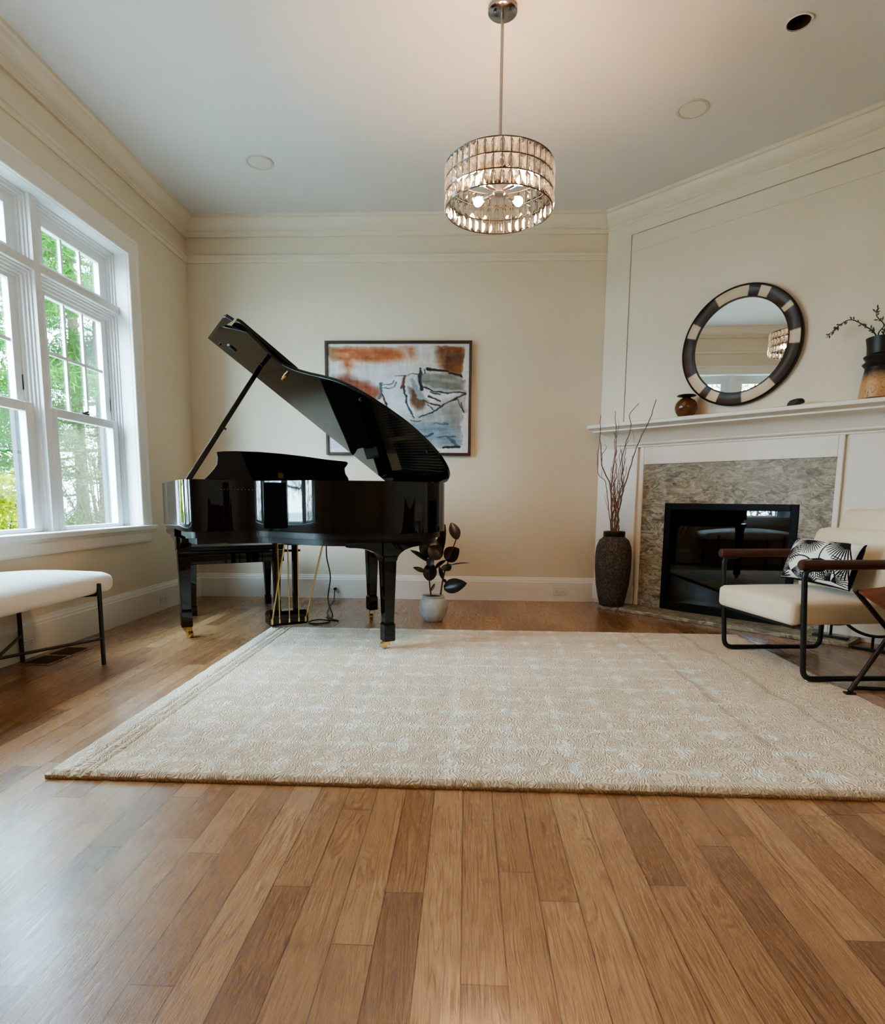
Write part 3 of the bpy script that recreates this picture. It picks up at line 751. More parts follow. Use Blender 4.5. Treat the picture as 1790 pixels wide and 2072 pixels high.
    stroke([(.78,.86),(.9,.85)], .006, (66,76,86)); stroke([(.86,.86),(.93,.93)], .016, (70,84,104), .8); stroke([(.82,.945),(.88,.935),(.94,.945)], .014, (30,28,32))
    stroke([(.77,.985),(.8,.985)], .004, (40,40,44)); stroke([(.93,.5),(.96,.6)], .005, (60,50,50)); stroke([(.955,.52),(.965,.66)], .004, (50,46,48))
    blend(poly([(.0,.8),(.12,.84),(.2,.93),(.0,.95)], .03)*.6, (176,182,204), 12, 27)
    edge = np.maximum.reduce([np.clip((.022-PY)/.008+.5,0,1), np.clip((PX-(.955+.03*(fbm(2,14,3,30)-.5)))/.006,0,1)*np.where((PY>.33)&(PY<.62),0,1), np.clip((PX-.978)/.006,0,1), np.clip((PY-.955)/.006+.5,0,1), np.clip((.008-PX)/.006+.5,0,1)])
    inkmask = 1-np.clip((90-img.mean(-1))/30,0,1)*(PY>.96)
    blend(edge*np.clip(inkmask,0,1), (214,212,212), 4, 28)
    img += ((fbm(70,9,4,41)-.5)*30)[...,None] + ((fbm(9,60,3,42)-.5)*20)[...,None]
    img += rs.normal(0,3,img.shape)
    return np.clip(img,0,255)
AX0, AX1, AZ0, AZ1 = -1.172, .022, 1.204, 2.112
art = thing('framed_painting', ((AX0+AX1)/2, YB, AZ0), 'abstract painting in rust, grey and blue brushwork in thin dark frame behind the piano', 'painting')
b = MB(); fwid, fd = .022, .042
for a, c in (((AX0,YB-fd,AZ0),(AX0+fwid,YB,AZ1)), ((AX1-fwid,YB-fd,AZ0),(AX1,YB,AZ1)), ((AX0+fwid,YB-fd,AZ0),(AX1-fwid,YB,AZ0+fwid)), ((AX0+fwid,YB-fd,AZ1-fwid),(AX1-fwid,YB,AZ1))): b.box(a, c)
b.build('frame', M['artframe'], art, bevel=.002)
pa = paint_abstract()
vcol_grid('canvas', lambda u, v: V3(AX0+fwid-.002+(AX1-AX0-2*fwid+.004)*u, YB-.026, AZ1-fwid+.002-(AZ1-AZ0-2*fwid+.004)*v), pa.shape[1], pa.shape[0], pa, M['paint'], art)

# ------------------------------------------------------------------ mirror on the mantel wall
MT, MZ, MR, MO = 1.072, 1.886, .391, .034
FA, FN = V3(.70710678,-.70710678,0), V3(-.70710678,-.70710678,0)
mir = thing('round_mirror', FP(MT, 0, MZ-MR), 'large round mirror with dark and cream inlaid frame on the wall above the mantel', 'mirror')
LEAN = -.003
def MP(ang, r, o): # point on the mirror
    x, z = r*math.cos(ang), r*math.sin(ang)
    return FP(MT+x, MO - (z/MR)*LEAN + o, MZ+z)
ns = 240; cream = [(-6.5,6),(31,37),(60.5,71),(83.5,117),(148,163),(207,229),(238.5,250),(277,311)]
rr = [(MR,-.012),(MR,.016),(MR-.006,.020),(MR-.012,.018),(MR-.014,.016),(MR-.076,.012),(MR-.08,.014),(MR-.088,.012),(MR-.088,.002)]
vs = []; cols = []
rs = np.random.RandomState(5)
seglist = []
for k in range(ns):
    a = 360*k/ns; is_c = any(lo <= a <= hi or lo <= a-360 <= hi for lo, hi in cream)
    for j, (r, o) in enumerate(rr):
        vs.append(MP(math.radians(a), r, o))
        if 4 <= j <= 5:
            n_ = noise.noise((a*.08, r*40, 1)); nn = 14*n_
            cols.append((206+nn, 186+nn, 160+nn) if is_c else (62+nn*1.6, 48+nn*1.4, 42+nn*1.3))
        else: cols.append((30,22,20))
b = MB(); nr = len(rr)
b.add(vs, [(k*nr+j, k*nr+j+1, ((k+1)%ns)*nr+j+1, ((k+1)%ns)*nr+j) for k in range(ns) for j in range(nr-1)])
o = b.build('frame', M['inlay'], mir, smooth=True)
ca = o.data.color_attributes.new('Col', 'BYTE_COLOR', 'POINT'); c4 = np.ones((len(cols),4), np.float32); c4[:,:3] = np.clip(np.array(cols)/255,0,1); ca.data.foreach_set('color_srgb', c4.ravel())
b = MB(); b.add([MP(2*PI*k/96, MR-.084, .006) for k in range(96)], [tuple(range(96))]); b.build('glass', M['mirror'], mir)
b = MB(); b.prism([MP(2*PI*k/64, MR-.02, -.012) for k in range(64)], [MP(2*PI*k/64, MR-.02, -.004) for k in range(64)]); b.build('back_board', M['rim_dark'], mir)

# ------------------------------------------------------------------ objects on the mantel
MS = 1.438
p = FP(.765, .115, MS)
b = MB(); b.lathe([(.001,.0),(.04,.0),(.052,.008),(.070,.035),(.078,.062),(.074,.09),(.058,.115),(.036,.128),(.026,.134)], p, mi=0)
b.lathe([(.026,.134),(.030,.138),(.060,.143),(.066,.148),(.062,.153),(.02,.150),(.018,.12)], p, mi=1, cap=False)
tag(b.build('bud_vase', [M['pottery'], M['pottery_d']], smooth=True, loc=p), 'small round amber brown vase with flared dark lip on the mantel beside the mirror', 'vase')
p = FP(1.47, .115, MS)
def rock(c, sx, sy, sz, seed, mat, name):
    bm = bmesh.new(); bmesh.ops.create_icosphere(bm, subdivisions=3, radius=1)
    for v in bm.verts:
        n = noise.noise(v.co*1.7 + V3(seed,0,0)); v.co *= 1 + .25*n
        v.co = V3(v.co.x*sx, v.co.y*sy, max(v.co.z, -.55)*sz)
    me = bpy.data.meshes.new(name); bm.to_mesh(me); bm.free(); me.materials.append(mat)
    o = bpy.data.objects.new(name, me); COL.objects.link(o); o.location = c; return o
o = rock(p + V3(0,0,.014), .055, .03, .024, 3, M['stone'], 'dark_stone'); o.rotation_euler = (0, -.22, -PI/4)
o.location = p + V3(0,0,.022)
tag(o, 'small flat black stone lying on the mantel shelf', 'stone')

bv = FP(1.905, .115, MS)
b = MB(); b.lathe([(.001,0),(.098,0),(.100,.004),(.094,.08),(.082,.155),(.080,.172),(.092,.186),(.096,.192),(.082,.206),(.080,.214),(.090,.228),(.092,.234),(.078,.246),(.080,.29),(.088,.335),(.084,.337),(.074,.29),(.07,.22),(.001,.2)], bv, seg=48, cap=False)
tag(b.build('wooden_vase', M['charwood'], smooth=True, loc=bv), 'tall turned wood vase with charred black top and ringed neck on the mantel', 'vase')
def budbranch(name, pts, label, n=26, side=.02, seed=0):
    rs_ = random.Random(seed); P = catmull(pts, 8); L_ = len(P)
    root = thing(name, pts[0], label, 'branch')
    b = MB(); b.tube(P, [.0042 - .0026*i/L_ for i in range(L_)], 7)
    b.build('twig', M['twigtip'], root, smooth=True)
    b = MB()
    for k in range(n):
        i = rs_.randint(int(L_*.25), L_-2); d = (P[min(i+1,L_-1)]-P[i-1]).normalized()
        s = d.cross(V3(rs_.uniform(-1,1), rs_.uniform(-1,1), rs_.uniform(-1,1))).normalized()
        q = P[i] + s*.004; e = (d*.8+s*.9).normalized(); ln = rs_.uniform(.014,.026)
        b.tube([q, q+e*ln*.5, q+e*ln], [.0015,.0045,.0008], 6)
    b.build('buds', M['bud'], root, smooth=True)
top = bv + V3(0,0,.2)
def BR(t, off, z): return FP(t, off, z)
budbranch('branch', [top, BR(1.865,.11,1.79), BR(1.80,.12,1.86), BR(1.73,.12,1.905), BR(1.67,.12,1.88), BR(1.612,.12,1.825)], 'budding branch arching over low from the wooden mantel vase toward the mirror', 34, seed=1)
budbranch('branch', [top, BR(1.895,.10,1.80), BR(1.93,.11,1.90), BR(1.985,.12,2.00), BR(2.06,.12,2.10)], 'longest budding branch rising away from the mirror out of the wooden vase', 26, seed=2)
budbranch('branch', [top, BR(1.875,.12,1.79), BR(1.90,.13,1.84), BR(1.86,.13,1.90), BR(1.865,.13,1.95)], 'short upright budding sprig in the wooden mantel vase', 14, seed=3)

# ------------------------------------------------------------------ tall floor vase with twigs
vc = V3(1.146, 4.752, HZ)
b = MB(); b.lathe([(.001,0),(.086,0),(.092,.006),(.108,.07),(.126,.17),(.137,.30),(.138,.39),(.132,.46),(.112,.515),(.084,.538),(.080,.545)], vc, seg=56, mi=0, cap=False)
b.lathe([(.080,.543),(.083,.547),(.083,.582),(.078,.584),(.072,.58),(.07,.5),(.001,.48)], vc, seg=56, mi=1, cap=False)
tag(b.build('floor_vase', [M['clay'], M['pottery_d']], smooth=True, loc=vc), 'tall dark textured clay floor vase standing on the hearth', 'vase')
def twig(pts, r, label, group=None, seed=0, wig=.008):
    rs_ = random.Random(seed); pts = [V3(p.x,p.y,p.z if p.z < .6 else .6+(p.z-.6)*1.07) for p in map(Vector, pts)]; P = catmull(pts, 9)
    P = [p + V3(wig*noise.noise((p.z*16+seed*7.3, seed, 0)), wig*noise.noise((p.z*16, seed*3.1, 5)), 0) for p in P]
    L_ = len(P); b = MB(); b.tube(P, [r*(1-.55*i/L_) for i in range(L_)], 7)
    for k in range(3):   # side shoots
        i = int(L_*rs_.uniform(.2,.7)); a = rs_.uniform(0,2*PI); d = V3(math.cos(a), math.sin(a)*.5, 0)
        q = P[i]; ln = rs_.uniform(.07,.17)
        Q = catmull([q, q+d*.02+V3(0,0,ln*.35), q+d*.035+V3(0,0,ln*.7), q+d*.022+V3(0,0,ln)], 5)
        b.tube(Q, [r*.5*(1-.7*j/len(Q)) for j in range(len(Q))], 6)
    o = b.build('twig', M['twig'], smooth=True, loc=P[0]); tag(o, label, 'twig', group); return o
def TW(px, z, dy=0): return V3(vc.x + px, vc.y + dy - max(0, z-.7)*(.12 + 1.2*max(0, px)), z)
GR = 'curly twigs in the floor vase'
z0 = HZ+.5
twig([TW(.0,z0), TW(.01,.62), TW(.035,.85), TW(.075,1.05), TW(.105,1.2), TW(.165,1.38), TW(.185,1.5)], .0062, 'longest curly twig in the floor vase, leaning toward the fireplace opening', GR, 1)
twig([TW(-.01,z0), TW(-.03,.72), TW(-.05,.92), TW(-.115,1.05), TW(-.135,1.14), TW(-.155,1.28), TW(-.16,1.42)], .0058, 'curly twig in the floor vase bending farthest toward the back wall', GR, 2)
twig([TW(.01,z0), TW(.0,.75), TW(.03,.95), TW(.02,1.15), TW(.055,1.32), TW(.045,1.42), TW(.09,1.49)], .005, 'curly twig with hooked tip rising above the mantel edge from the floor vase', GR, 3)
twig([TW(.0,z0), TW(-.02,.7), TW(-.045,.95), TW(-.03,1.2), TW(-.045,1.35), TW(-.055,1.45)], .005, 'nearly straight dark twig reaching above the mantel shelf from the floor vase', GR, 4)
twig([TW(-.01,z0,.01), TW(-.05,.75), TW(-.09,.95), TW(-.15,1.02), TW(-.165,1.15), TW(-.155,1.25)], .0035, 'thin looping twig in the floor vase against the cream wall', GR, 5)
for k in range(9):
    a = 2*PI*k/9; dx, dy = .035*math.cos(a), .03*math.sin(a); h = .95+.06*(k%5)
    twig([TW(dx*.5,z0,dy*.5), TW(dx*.9,.68,dy), TW(dx*.3,.8,dy*1.1), TW(dx*1.3,.9,dy), TW(dx*1.1,h,dy*.8), TW(dx*1.7,h+.12,dy)], .0042, 'short thin twig in the tangled bundle at the mouth of the floor vase', GR, 10+k, .014)

# ------------------------------------------------------------------ potted rubber plant
pc = V3(-.226, 4.17, 0)
pl = thing('potted_rubber_plant', pc, 'dark leaved rubber plant in a pale grey round pot behind the piano leg', 'potted plant')
b = MB(); b.lathe([(r_*1.03,z_) for r_,z_ in [(.001,.0),(.058,.0),(.064,.004),(.085,.04),(.096,.08),(.098,.1),(.092,.135),(.078,.158),(.074,.165),(.077,.17),(.080,.178),(.076,.181),(.070,.176),(.068,.15),(.001,.145)]], pc, seg=48, cap=False)
b.build('pot', M['pot'], pl, smooth=True)
b = MB(); b.lathe([(.069,.165),(.05,.172),(.02,.178),(.001,.18)], pc, seg=24, cap=False); b.build('soil', M['soil'], pl, smooth=True)
def PLp(px, py, dy=0):      # from the photo's layout on the plant's own upright plane
    return V3(pc.x + (px-875)*.00350 , pc.y + dy, .181 + (1203-py)*.00352)
for pts in ([(870,1203),(867,1180),(865,1155),(868,1130)], [(889,1202),(893,1175),(897,1155),(903,1138),(908,1120),(916,1100),(921,1085),(920,1090)]):
    P = catmull([PLp(*q) for q in pts[:-1]], 6); b = MB(); b.tube(P, [.0062-.003*i/len(P) for i in range(len(P))], 8); b.build('stem', M['stem'], pl, smooth=True)
def leaf(base, tip, w, up, curl=.15):
    base, tip, up = Vector(base), Vector(tip), Vector(up).normalized(); d = tip-base; L_ = d.length; d.normalize()
    s = d.cross(up).normalized(); up = s.cross(d).normalized(); b = MB(); n = 10; vs = []; fs = []
    for i in range(n+1):
        t = i/n; ww = w*math.sin(PI*min(1, t*.97+.03)**.85)**.75 * (1 if t < .97 else .3)
        c = base + d*(L_*t) - up*(curl*L_*(t-.5)**2)
        for k in (-1, -.5, 0, .5, 1): vs.append(c + s*(ww*k) + up*(abs(k)*ww*.22))
    for i in range(n):
        for k in range(4): fs.append((i*5+k, i*5+k+1, i*5+k+6, i*5+k+5))
    m0 = len(vs); b.add(vs + [Vector(v) - up*.0012 for v in vs], fs + [tuple(j+m0 for j in f[::-1]) for f in fs]); b.build('leaf', M['rubber'], pl, smooth=True)
lv = [((921,1091),(910,1062),.030,(.3,-1,.1)), ((895,1189),(936,1178),.040,(.1,-1,.3)), ((866,1175),(868,1142),.038,(.0,-1,.1)), ((903,1118),(884,1128),.001,(0,-1,0)),
      ((907,1152),(893,1146),.030,(.1,-.8,.5)), ((903,1143),(942,1137),.010,(0,-.25,1)), ((893,1172),(886,1149),.012,(.3,-1,0)), ((895,1170),(900,1177),.008,(0,-1,0)),
      ((866,1136),(833,1115),.018,(.2,-.7,.8)), ((858,1156),(837,1148),.014,(.3,-.8,.5)), ((876,1150),(897,1133),.014,(-.3,-.8,.5)), ((898,1132),(922,1112),.045,(0,-1,.5)),
      ((890,1128),(868,1108),.045,(.1,-1,.4)), ((868,1128),(852,1096),.040,(.2,-1,.2)), ((888,1120),(894,1068),.030,(-.6,-.8,0)), ((870,1195),(876,1183),.008,(0,-1,0)), ((865,1145),(873,1128),.022,(0,-1,.6)), ((880,1122),(880,1095),.035,(0,-1,0))]
for i, (a, c, w, u) in enumerate(lv):
    if w < .003: continue
    mm = ((a[0]+c[0])/2,(a[1]+c[1])/2); a = (a[0], a[1]); c = (a[0]+(c[0]-a[0])*1.12, a[1]+(c[1]-a[1])*1.12); w *= 1.3
    leaf(PLp(*a, dy=random.uniform(-.03,.03)), PLp(*c, dy=random.uniform(-.06,.06)), w, u)

# ------------------------------------------------------------------ grand piano (u from bass to treble, v from keyboard to tail)
L3 = V3(-.68, 4.224, 0); PU = V3(-.847,-.532,0).normalized(); PV = V3(.532,-.847,0).normalized()
def PW(u, v, z): return L3 + PU*u + PV*v + V3(0,0,z)
pn = thing('grand_piano', PW(.55,.2,0), 'glossy black baby grand piano with its lid propped open, one leg on the rug', 'piano')
RT, RBt = .937, .660
US, UT, VF = -.18, 1.265, -.55
curve = [(1.265,.12,0),(1.265,.28,0),(1.260,.39,0),(1.236,.465,0),(1.18,.488,0),(1.08,.462,0),(.99,.436,0),(.92,.446,0),(.86,.495,0),(.80,.59,0),(.745,.70,0),(.69,.80,0),(.62,.875,0),(.52,.937,0),(.405,.985,0),(.29,1.010,0),(.15,1.0,0),(.02,.955,0),(-.09,.872,0),(-.155,.77,0),(-.18,.64,0)]
cs = [(p.x, p.y) for p in catmull(curve, 5)]
def offset(pl_, d):
    out = []
    for i, (x, y) in enumerate(pl_):
        a = Vector(pl_[max(i-1,0)]); c = Vector(pl_[min(i+1,len(pl_)-1)]); t = (c-a).normalized(); out.append((x - t.y*d, y + t.x*d))
    return out
outer = [(UT,VF),(UT,-.2)] + cs + [(US,.3),(US,VF)]
inner = offset(outer, .045)
b = MB(); n = len(outer)
vs = [PW(u,v,RBt) for u,v in outer] + [PW(u,v,RT) for u,v in outer] + [PW(u,v,RBt) for u,v in inner] + [PW(u,v,RT) for u,v in inner]
fs = []
for i in range(n-1):
    fs += [(i,i+1,n+i+1,n+i), (2*n+i+1,2*n+i,3*n+i,3*n+i+1), (n+i,n+i+1,3*n+i+1,3*n+i), (i+1,i,2*n+i,2*n+i+1)]
fs += [(0,n,3*n,2*n), (n-1,2*n-1,4*n-1,3*n-1)][0:1] + [(n-1,3*n-1,4*n-1,2*n-1)]
b.add(vs, fs); rim = b.build('rim', M['ebony'], pn, smooth=True)
# belly: soundboard, iron plate, strings
inn = [(u,v) for u,v in offset(outer, .046) if v > -.16]; inn = [(inn[0][0],-.14)] + inn + [(inn[-1][0],-.14)]
b = MB(); b.prism([PW(u,v,.70) for u,v in inn], [PW(u,v,.80) for u,v in inn]); b.build('soundboard', M['spruce'], pn)
inn2 = [(u,v) for u,v in offset(outer, .075) if v > -.1]
b = MB()
m_ = len(inn2); pin = offset(inn2, .07)
vs = [PW(u,v,.86) for u,v in inn2]+[PW(u,v,.875) for u,v in inn2]+[PW(u,v,.86) for u,v in pin]+[PW(u,v,.875) for u,v in pin]; fs = []
for i in range(m_-1): fs += [(i,i+1,m_+i+1,m_+i),(2*m_+i+1,2*m_+i,3*m_+i,3*m_+i+1),(m_+i,m_+i+1,3*m_+i+1,3*m_+i),(i+1,i,2*m_+i,2*m_+i+1)]
b.add(vs, fs); b.fbox(PW, (-.1,-.10,.85), (1.19,.06,.875))
for u0, u1 in ((.1,.1),(.5,.42),(.85,.7)): b.hexa([PW(u0,.05,.86),PW(u0+.03,.05,.86),PW(u1+.03,.9 if u0<.6 else .52,.86),PW(u1,.9 if u0<.6 else .52,.86),PW(u0,.05,.89),PW(u0+.03,.05,.89),PW(u1+.03,.9 if u0<.6 else .52,.89),PW(u1,.9 if u0<.6 else .52,.89)])
b.build('iron_plate', M['bronze'], pn)
b = MB()
for k in range(70):
    u = -.08 + 1.24*k/69; ve = .46 if u > .9 else (.46+(.9-u)/.6*.4 if u > .3 else .88-(.3-u)*.6)
    b.tube([PW(u,.02,.892), PW(u-.05*(1-k/69),ve,.888)], .0016, 4)
b.build('strings', M['string'], pn)
# keybed, keys, fallboard, cheek blocks
b = MB(); b.fbox(PW, (US+.01,VF+.005,.605), (UT-.01,-.06,.662)); b.build('keybed', M['ebony'], pn, bevel=.004)
b = MB(); b.fbox(PW, (US+.045,VF+.002,.662), (UT-.045,VF+.03,.70)); b.build('key_slip', M['ebony'], pn, bevel=.003)
kb = MB(); kb.fbox(PW, (-.06,VF+.032,.662), (1.15,-.36,.715)); kbo = kb.build('white_keys', M['ivory'], pn)
b = MB(); 
for k in range(51):
    if k % 7 in (2, 6): continue
    u = -.06 + 1.21*(k+1)/52; b.fbox(PW, (u-.006,VF+.08,.715), (u+.006,-.36,.727))
b.build('black_keys', M['ebony'], pn)
for a_, c_ in ((US+.045,-.062), (1.152,UT-.045)):
    b = MB(); b.fbox(PW, (a_,VF+.03,.662), (c_,-.36,.75)); b.build('key_block', M['ebony'], pn, bevel=.004)
b = MB(); b.hexa([PW(-.132,-.36,.70),PW(1.217,-.36,.70),PW(1.217,-.33,.70),PW(-.132,-.33,.70),PW(-.132,-.31,.90),PW(1.217,-.31,.90),PW(1.217,-.28,.90),PW(-.132,-.28,.90)]); b.build('fallboard', M['ebony'], pn, bevel=.004)
# under frame
uf = [(u,v) for u,v in offset(outer, .028) if v > .02]
b = MB(); b.prism([PW(u,v,.625) for u,v in uf], [PW(u,v,.665) for u,v in uf])
uf = [(u,v) for u,v in offset(outer, .05) if v > .02]; b.prism([PW(u,v,.59) for u,v in uf], [PW(u,v,.626) for u,v in uf]); b.build('under_frame', M['ebony_dull'], pn)
b = MB(); b.fbox(PW, (.30,-.05,.565), (.98,.12,.61)); b.fbox(PW, (.60,.12,.575), (.72,.5,.605)); b.build('pedal_trapwork', M['ebony_dull'], pn, bevel=.003)
b = MB()
for u, v in ((.98,.2),(.8,.25),(.62,-.02)): b.lathe([(.001,.592),(.007,.592),(.007,.60)], PW(u,v,0), seg=10)
b.build('bolt', M['chrome'], pn, smooth=True)
# music desk
dk = [(.105,.0),(.110,.035),(.128,.065),(.130,.10),(.108,.125),(.10,.142),(.115,.150),(.25,.158),(.42,.174),(.57,.185),(.72,.190),(.87,.188),(.95,.182),(.985,.176),(.980,.14),(.985,.10),(1.005,.07),(1.035,.035),(1.07,.0)]
b = MB(); fd_ = lambda u, z, w: PW(u-.01, -.155 - z*.22 + w, .955 + z)
b.prism([fd_(u,z,0) for u,z in dk], [fd_(u,z,.018) for u,z in dk]); b.build('music_desk', M['ebony'], pn, bevel=.002)
b = MB(); b.fbox(PW, (.02,-.30,.925), (1.14,-.06,.955)); b.build('desk_shelf', M['ebony'], pn, bevel=.003)
b = MB(); b.fbox(lambda u,w,z: fd_(u,z,w), (.57,.018,.02), (.605,.024,.055)); b.build('desk_hinge', M['brass'], pn)
# lid, hinged on the bass side
TH = math.radians(35.25); VFOLD = -.06
le = PU*math.cos(TH) + V3(0,0,math.sin(TH)); ln_ = (-PU*math.sin(TH) + V3(0,0,math.cos(TH))).normalized()
LH = PW(US-.004, 0, RT+.008)
def LD(s, v, h): return LH + le*(s-US) + PV*v + ln_*h
lo = [(UT+.028,VFOLD),(UT+.028,.15)] + [p for p in offset(cs, -.014) if p[1] > .15] + [(US-.004,.5),(US-.004,VFOLD)]
kdx = next(i for i,p in enumerate(lo) if p[1] > .44)
lo = [p for p in lo if not (p[0] > 1.17 and p[1] > .30)]
ins = next(i for i,p in enumerate(lo) if i > 1)
lo[2:2] = [(UT+.028,.43),(UT+.02,.465),(1.245,.485)]
b = MB(); b.prism([LD(s,v,0) for s,v in lo], [LD(s,v,.019) for s,v in lo]); b.build('lid', M['ebony'], pn, bevel=.003)
FL_ = .54
fl = [(US,VFOLD),(US,VFOLD+FL_),(UT-.05,VFOLD+FL_),(UT-.03,VFOLD+FL_-.02),(UT-.03,VFOLD)]
b = MB(); b.prism([LD(s,v,.022) for s,v in fl], [LD(s,v,.041) for s,v in fl]); b.build('lid_flap', M['ebony'], pn, bevel=.003)
b = MB(); b.tube([LD(US+.05,VFOLD-.004,.021), LD(UT-.04,VFOLD-.004,.021)], .006, 8); b.build('lid_hinge', M['brass'], pn, smooth=True)
b = MB()
for v in (.15,.6): b.fbox(PW, (US-.012,v-.03,RT-.02), (US-.002,v+.03,RT+.014))
b.build('hinge', M['brass'], pn)
b = MB(); b.lathe([(.001,0),(.013,0),(.012,.012),(.008,.02),(.009,.03),(.001,.032)], LD(.86,.34,0), seg=14, axis=(le, PV, -ln_)); b.build('lid_catch', M['brass'], pn, smooth=True)
b = MB(); b.lathe([(.001,0),(.028,0),(.024,.008),(.001,.009)], LD(1.16,.10,0), seg=18, axis=(le*1.2, PV*.7, -ln_)); b.build('prop_cup', M['ebony_dull'], pn, smooth=True)
b = MB()
for s_, v_ in ((1.22,.0),(.55,.86),(.1,.93)): b.lathe([(.001,0),(.008,0),(.008,.008),(.001,.009)], LD(s_,v_,0), seg=12, axis=(le,PV,-ln_))
b.build('lid_bumper', M['ebony_dull'], pn)
pb, pt = PW(1.225,.26,RT-.03), LD(.985,.20,-.004)
b = MB(); d_ = (pt-pb).normalized(); s_ = d_.cross(PV).normalized()
def prop(w0, w1, a, c):
    A = pb + (pt-pb)*a; C_ = pb + (pt-pb)*c
    b.hexa([A-s_*w0-PV*.008, A+s_*w0-PV*.008, A+s_*w0+PV*.008, A-s_*w0+PV*.008, C_-s_*w1-PV*.008, C_+s_*w1-PV*.008, C_+s_*w1+PV*.008, C_-s_*w1+PV*.008])
prop(.015,.013,0,1.0)
b.build('lid_prop', M['ebony'], pn, bevel=.003)
b = MB(); q = pb+(pt-pb)*.48; b.tube([q+s_*.012, q+s_*.026], .006, 8); b.build('prop_pin', M['ebony_dull'], pn)
# legs with brackets and casters
def piano_leg(u, v, brk, cast):
    b = MB(); 
    def ring(h, z): return [PW(u-h,v-h,z),PW(u+h,v-h,z),PW(u+h,v+h,z),PW(u-h,v+h,z)]
    st = [(.029,.066),(.032,.070),(.032,.160),(.028,.166),(.027,.172),(.037,.50),(.038,.505),(.038,.535),(.042,.54),(.042,.612)]
    for (h0,z0_),(h1,z1_) in zip(st[:-1], st[1:]): b.hexa(ring(h0,z0_)+ring(h1,z1_))
    for du, dv, ln in brk:
        prof = [(0,.655 if False else .612)] + [(ln,.612),(ln,.588)] + [(.046 + (ln-.046)*(1-math.sin(k*PI/16)), .588-.075*(1-math.cos(k*PI/16))) for k in range(1,9)] + [(0,.5)]
        ax = PU*du + PV*dv; ay = PV*du - PU*dv; o_ = PW(u,v,0)
        b.prism([o_+ax*a+ay*.03+V3(0,0,z) for a,z in prof], [o_+ax*a-ay*.03+V3(0,0,z) for a,z in prof])
    lg = b.build('leg', M['ebony'], pn, bevel=.003)
    zf = cast[2]; b = MB(); c = PW(u,v,0); ca_, sa_ = math.cos(cast[0]), math.sin(cast[0]); d = V3(ca_,sa_,0); e = V3(-sa_,ca_,0)
    b.tube([c+V3(0,0,.08), c+V3(0,0,.062)], .020, 16)
    w = c + d*.022 + V3(0,0,zf+.021)
    for s in (-1,1): b.hexa([c+e*s*.015-d*.012+V3(0,0,.045),c+e*s*.015+d*.03+V3(0,0,zf+.018),c+e*(s*.019)+d*.03+V3(0,0,zf+.018),c+e*(s*.019)-d*.012+V3(0,0,.045),c+e*s*.015-d*.012+V3(0,0,.066),c+e*s*.015+d*.02+V3(0,0,.066),c+e*(s*.019)+d*.02+V3(0,0,.066),c+e*(s*.019)-d*.012+V3(0,0,.066)])
    b.lathe([(.001,-.012),(.014,-.012),(.0205,-.010),(.021,0),(.0205,.010),(.014,.012),(.001,.012)], w, seg=24, axis=(d, V3(0,0,1), e))
    b.build('caster', M['brass'], lg, smooth=True)
piano_leg(1.222, .05, [(0,-1,.34),(0,1,.2)], (-.35,0,.0))
piano_leg(.0, .03, [(0,-1,.3),(1,0,.2)], (-1.57,0,.0))
piano_leg(.30, .95, [(1,0,.23),(-1,0,.20)], (PI+.25,0,.024))
# lyre
ly = MB(); ly.prism([PW(u,v,.030) for u,v in ((.50,.02),(.50,.12),(.735,.12),(.735,.02))], [PW(u,v,.044) for u,v in ((.49,.015),(.49,.125),(.745,.125),(.745,.015))])
ly.prism([PW(u,v,.044) for u,v in ((.49,.015),(.49,.125),(.745,.125),(.745,.015))], [PW(u,v,.103) for u,v in ((.49,.015),(.49,.125),(.745,.125),(.745,.015))])
ly.prism([PW(u,v,.103) for u,v in ((.49,.015),(.49,.125),(.745,.125),(.745,.015))], [PW(u,v,.123) for u,v in ((.505,.03),(.505,.11),(.73,.11),(.73,.03))])
for u in (.555,.68): ly.fbox(PW, (u-.016,.045,.12), (u+.016,.085,.58))
ly.fbox(PW, (.52,.05,.50), (.715,.08,.515))
lyo = ly.build('pedal_lyre', M['ebony'], pn, bevel=.004)
for u in (.555,.617,.68):
    b = MB(); b.tube([PW(u,.128,.068), PW(u,.128,.57)], .0042, 8); b.tube([PW(u,.128,.05), PW(u,.128,.076)], .008, 10); b.build('pedal_rod', M['brass'], lyo, smooth=True)
for u, e_ in ((.728,.695),(.51,.455)):
    b = MB(); b.tube([PW(u,.128,.062), PW(e_,.36,.60)], .0055, 8); b.tube([PW(u,.128,.047), PW(u,.13,.082)], .010, 10); b.tube([PW(e_,.355,.585), PW(e_,.365,.605)], .010, 10); b.build('brace_rod', M['brass'], lyo, smooth=True)
for u in (.555,.617,.68):
    b = MB(); b.tube(fillet([PW(u,.03,.085), PW(u,-.06,.075), PW(u,-.11,.06)], .03), [.010]*8+[.013], 8); b.build('pedal', M['brass'], lyo, smooth=True)

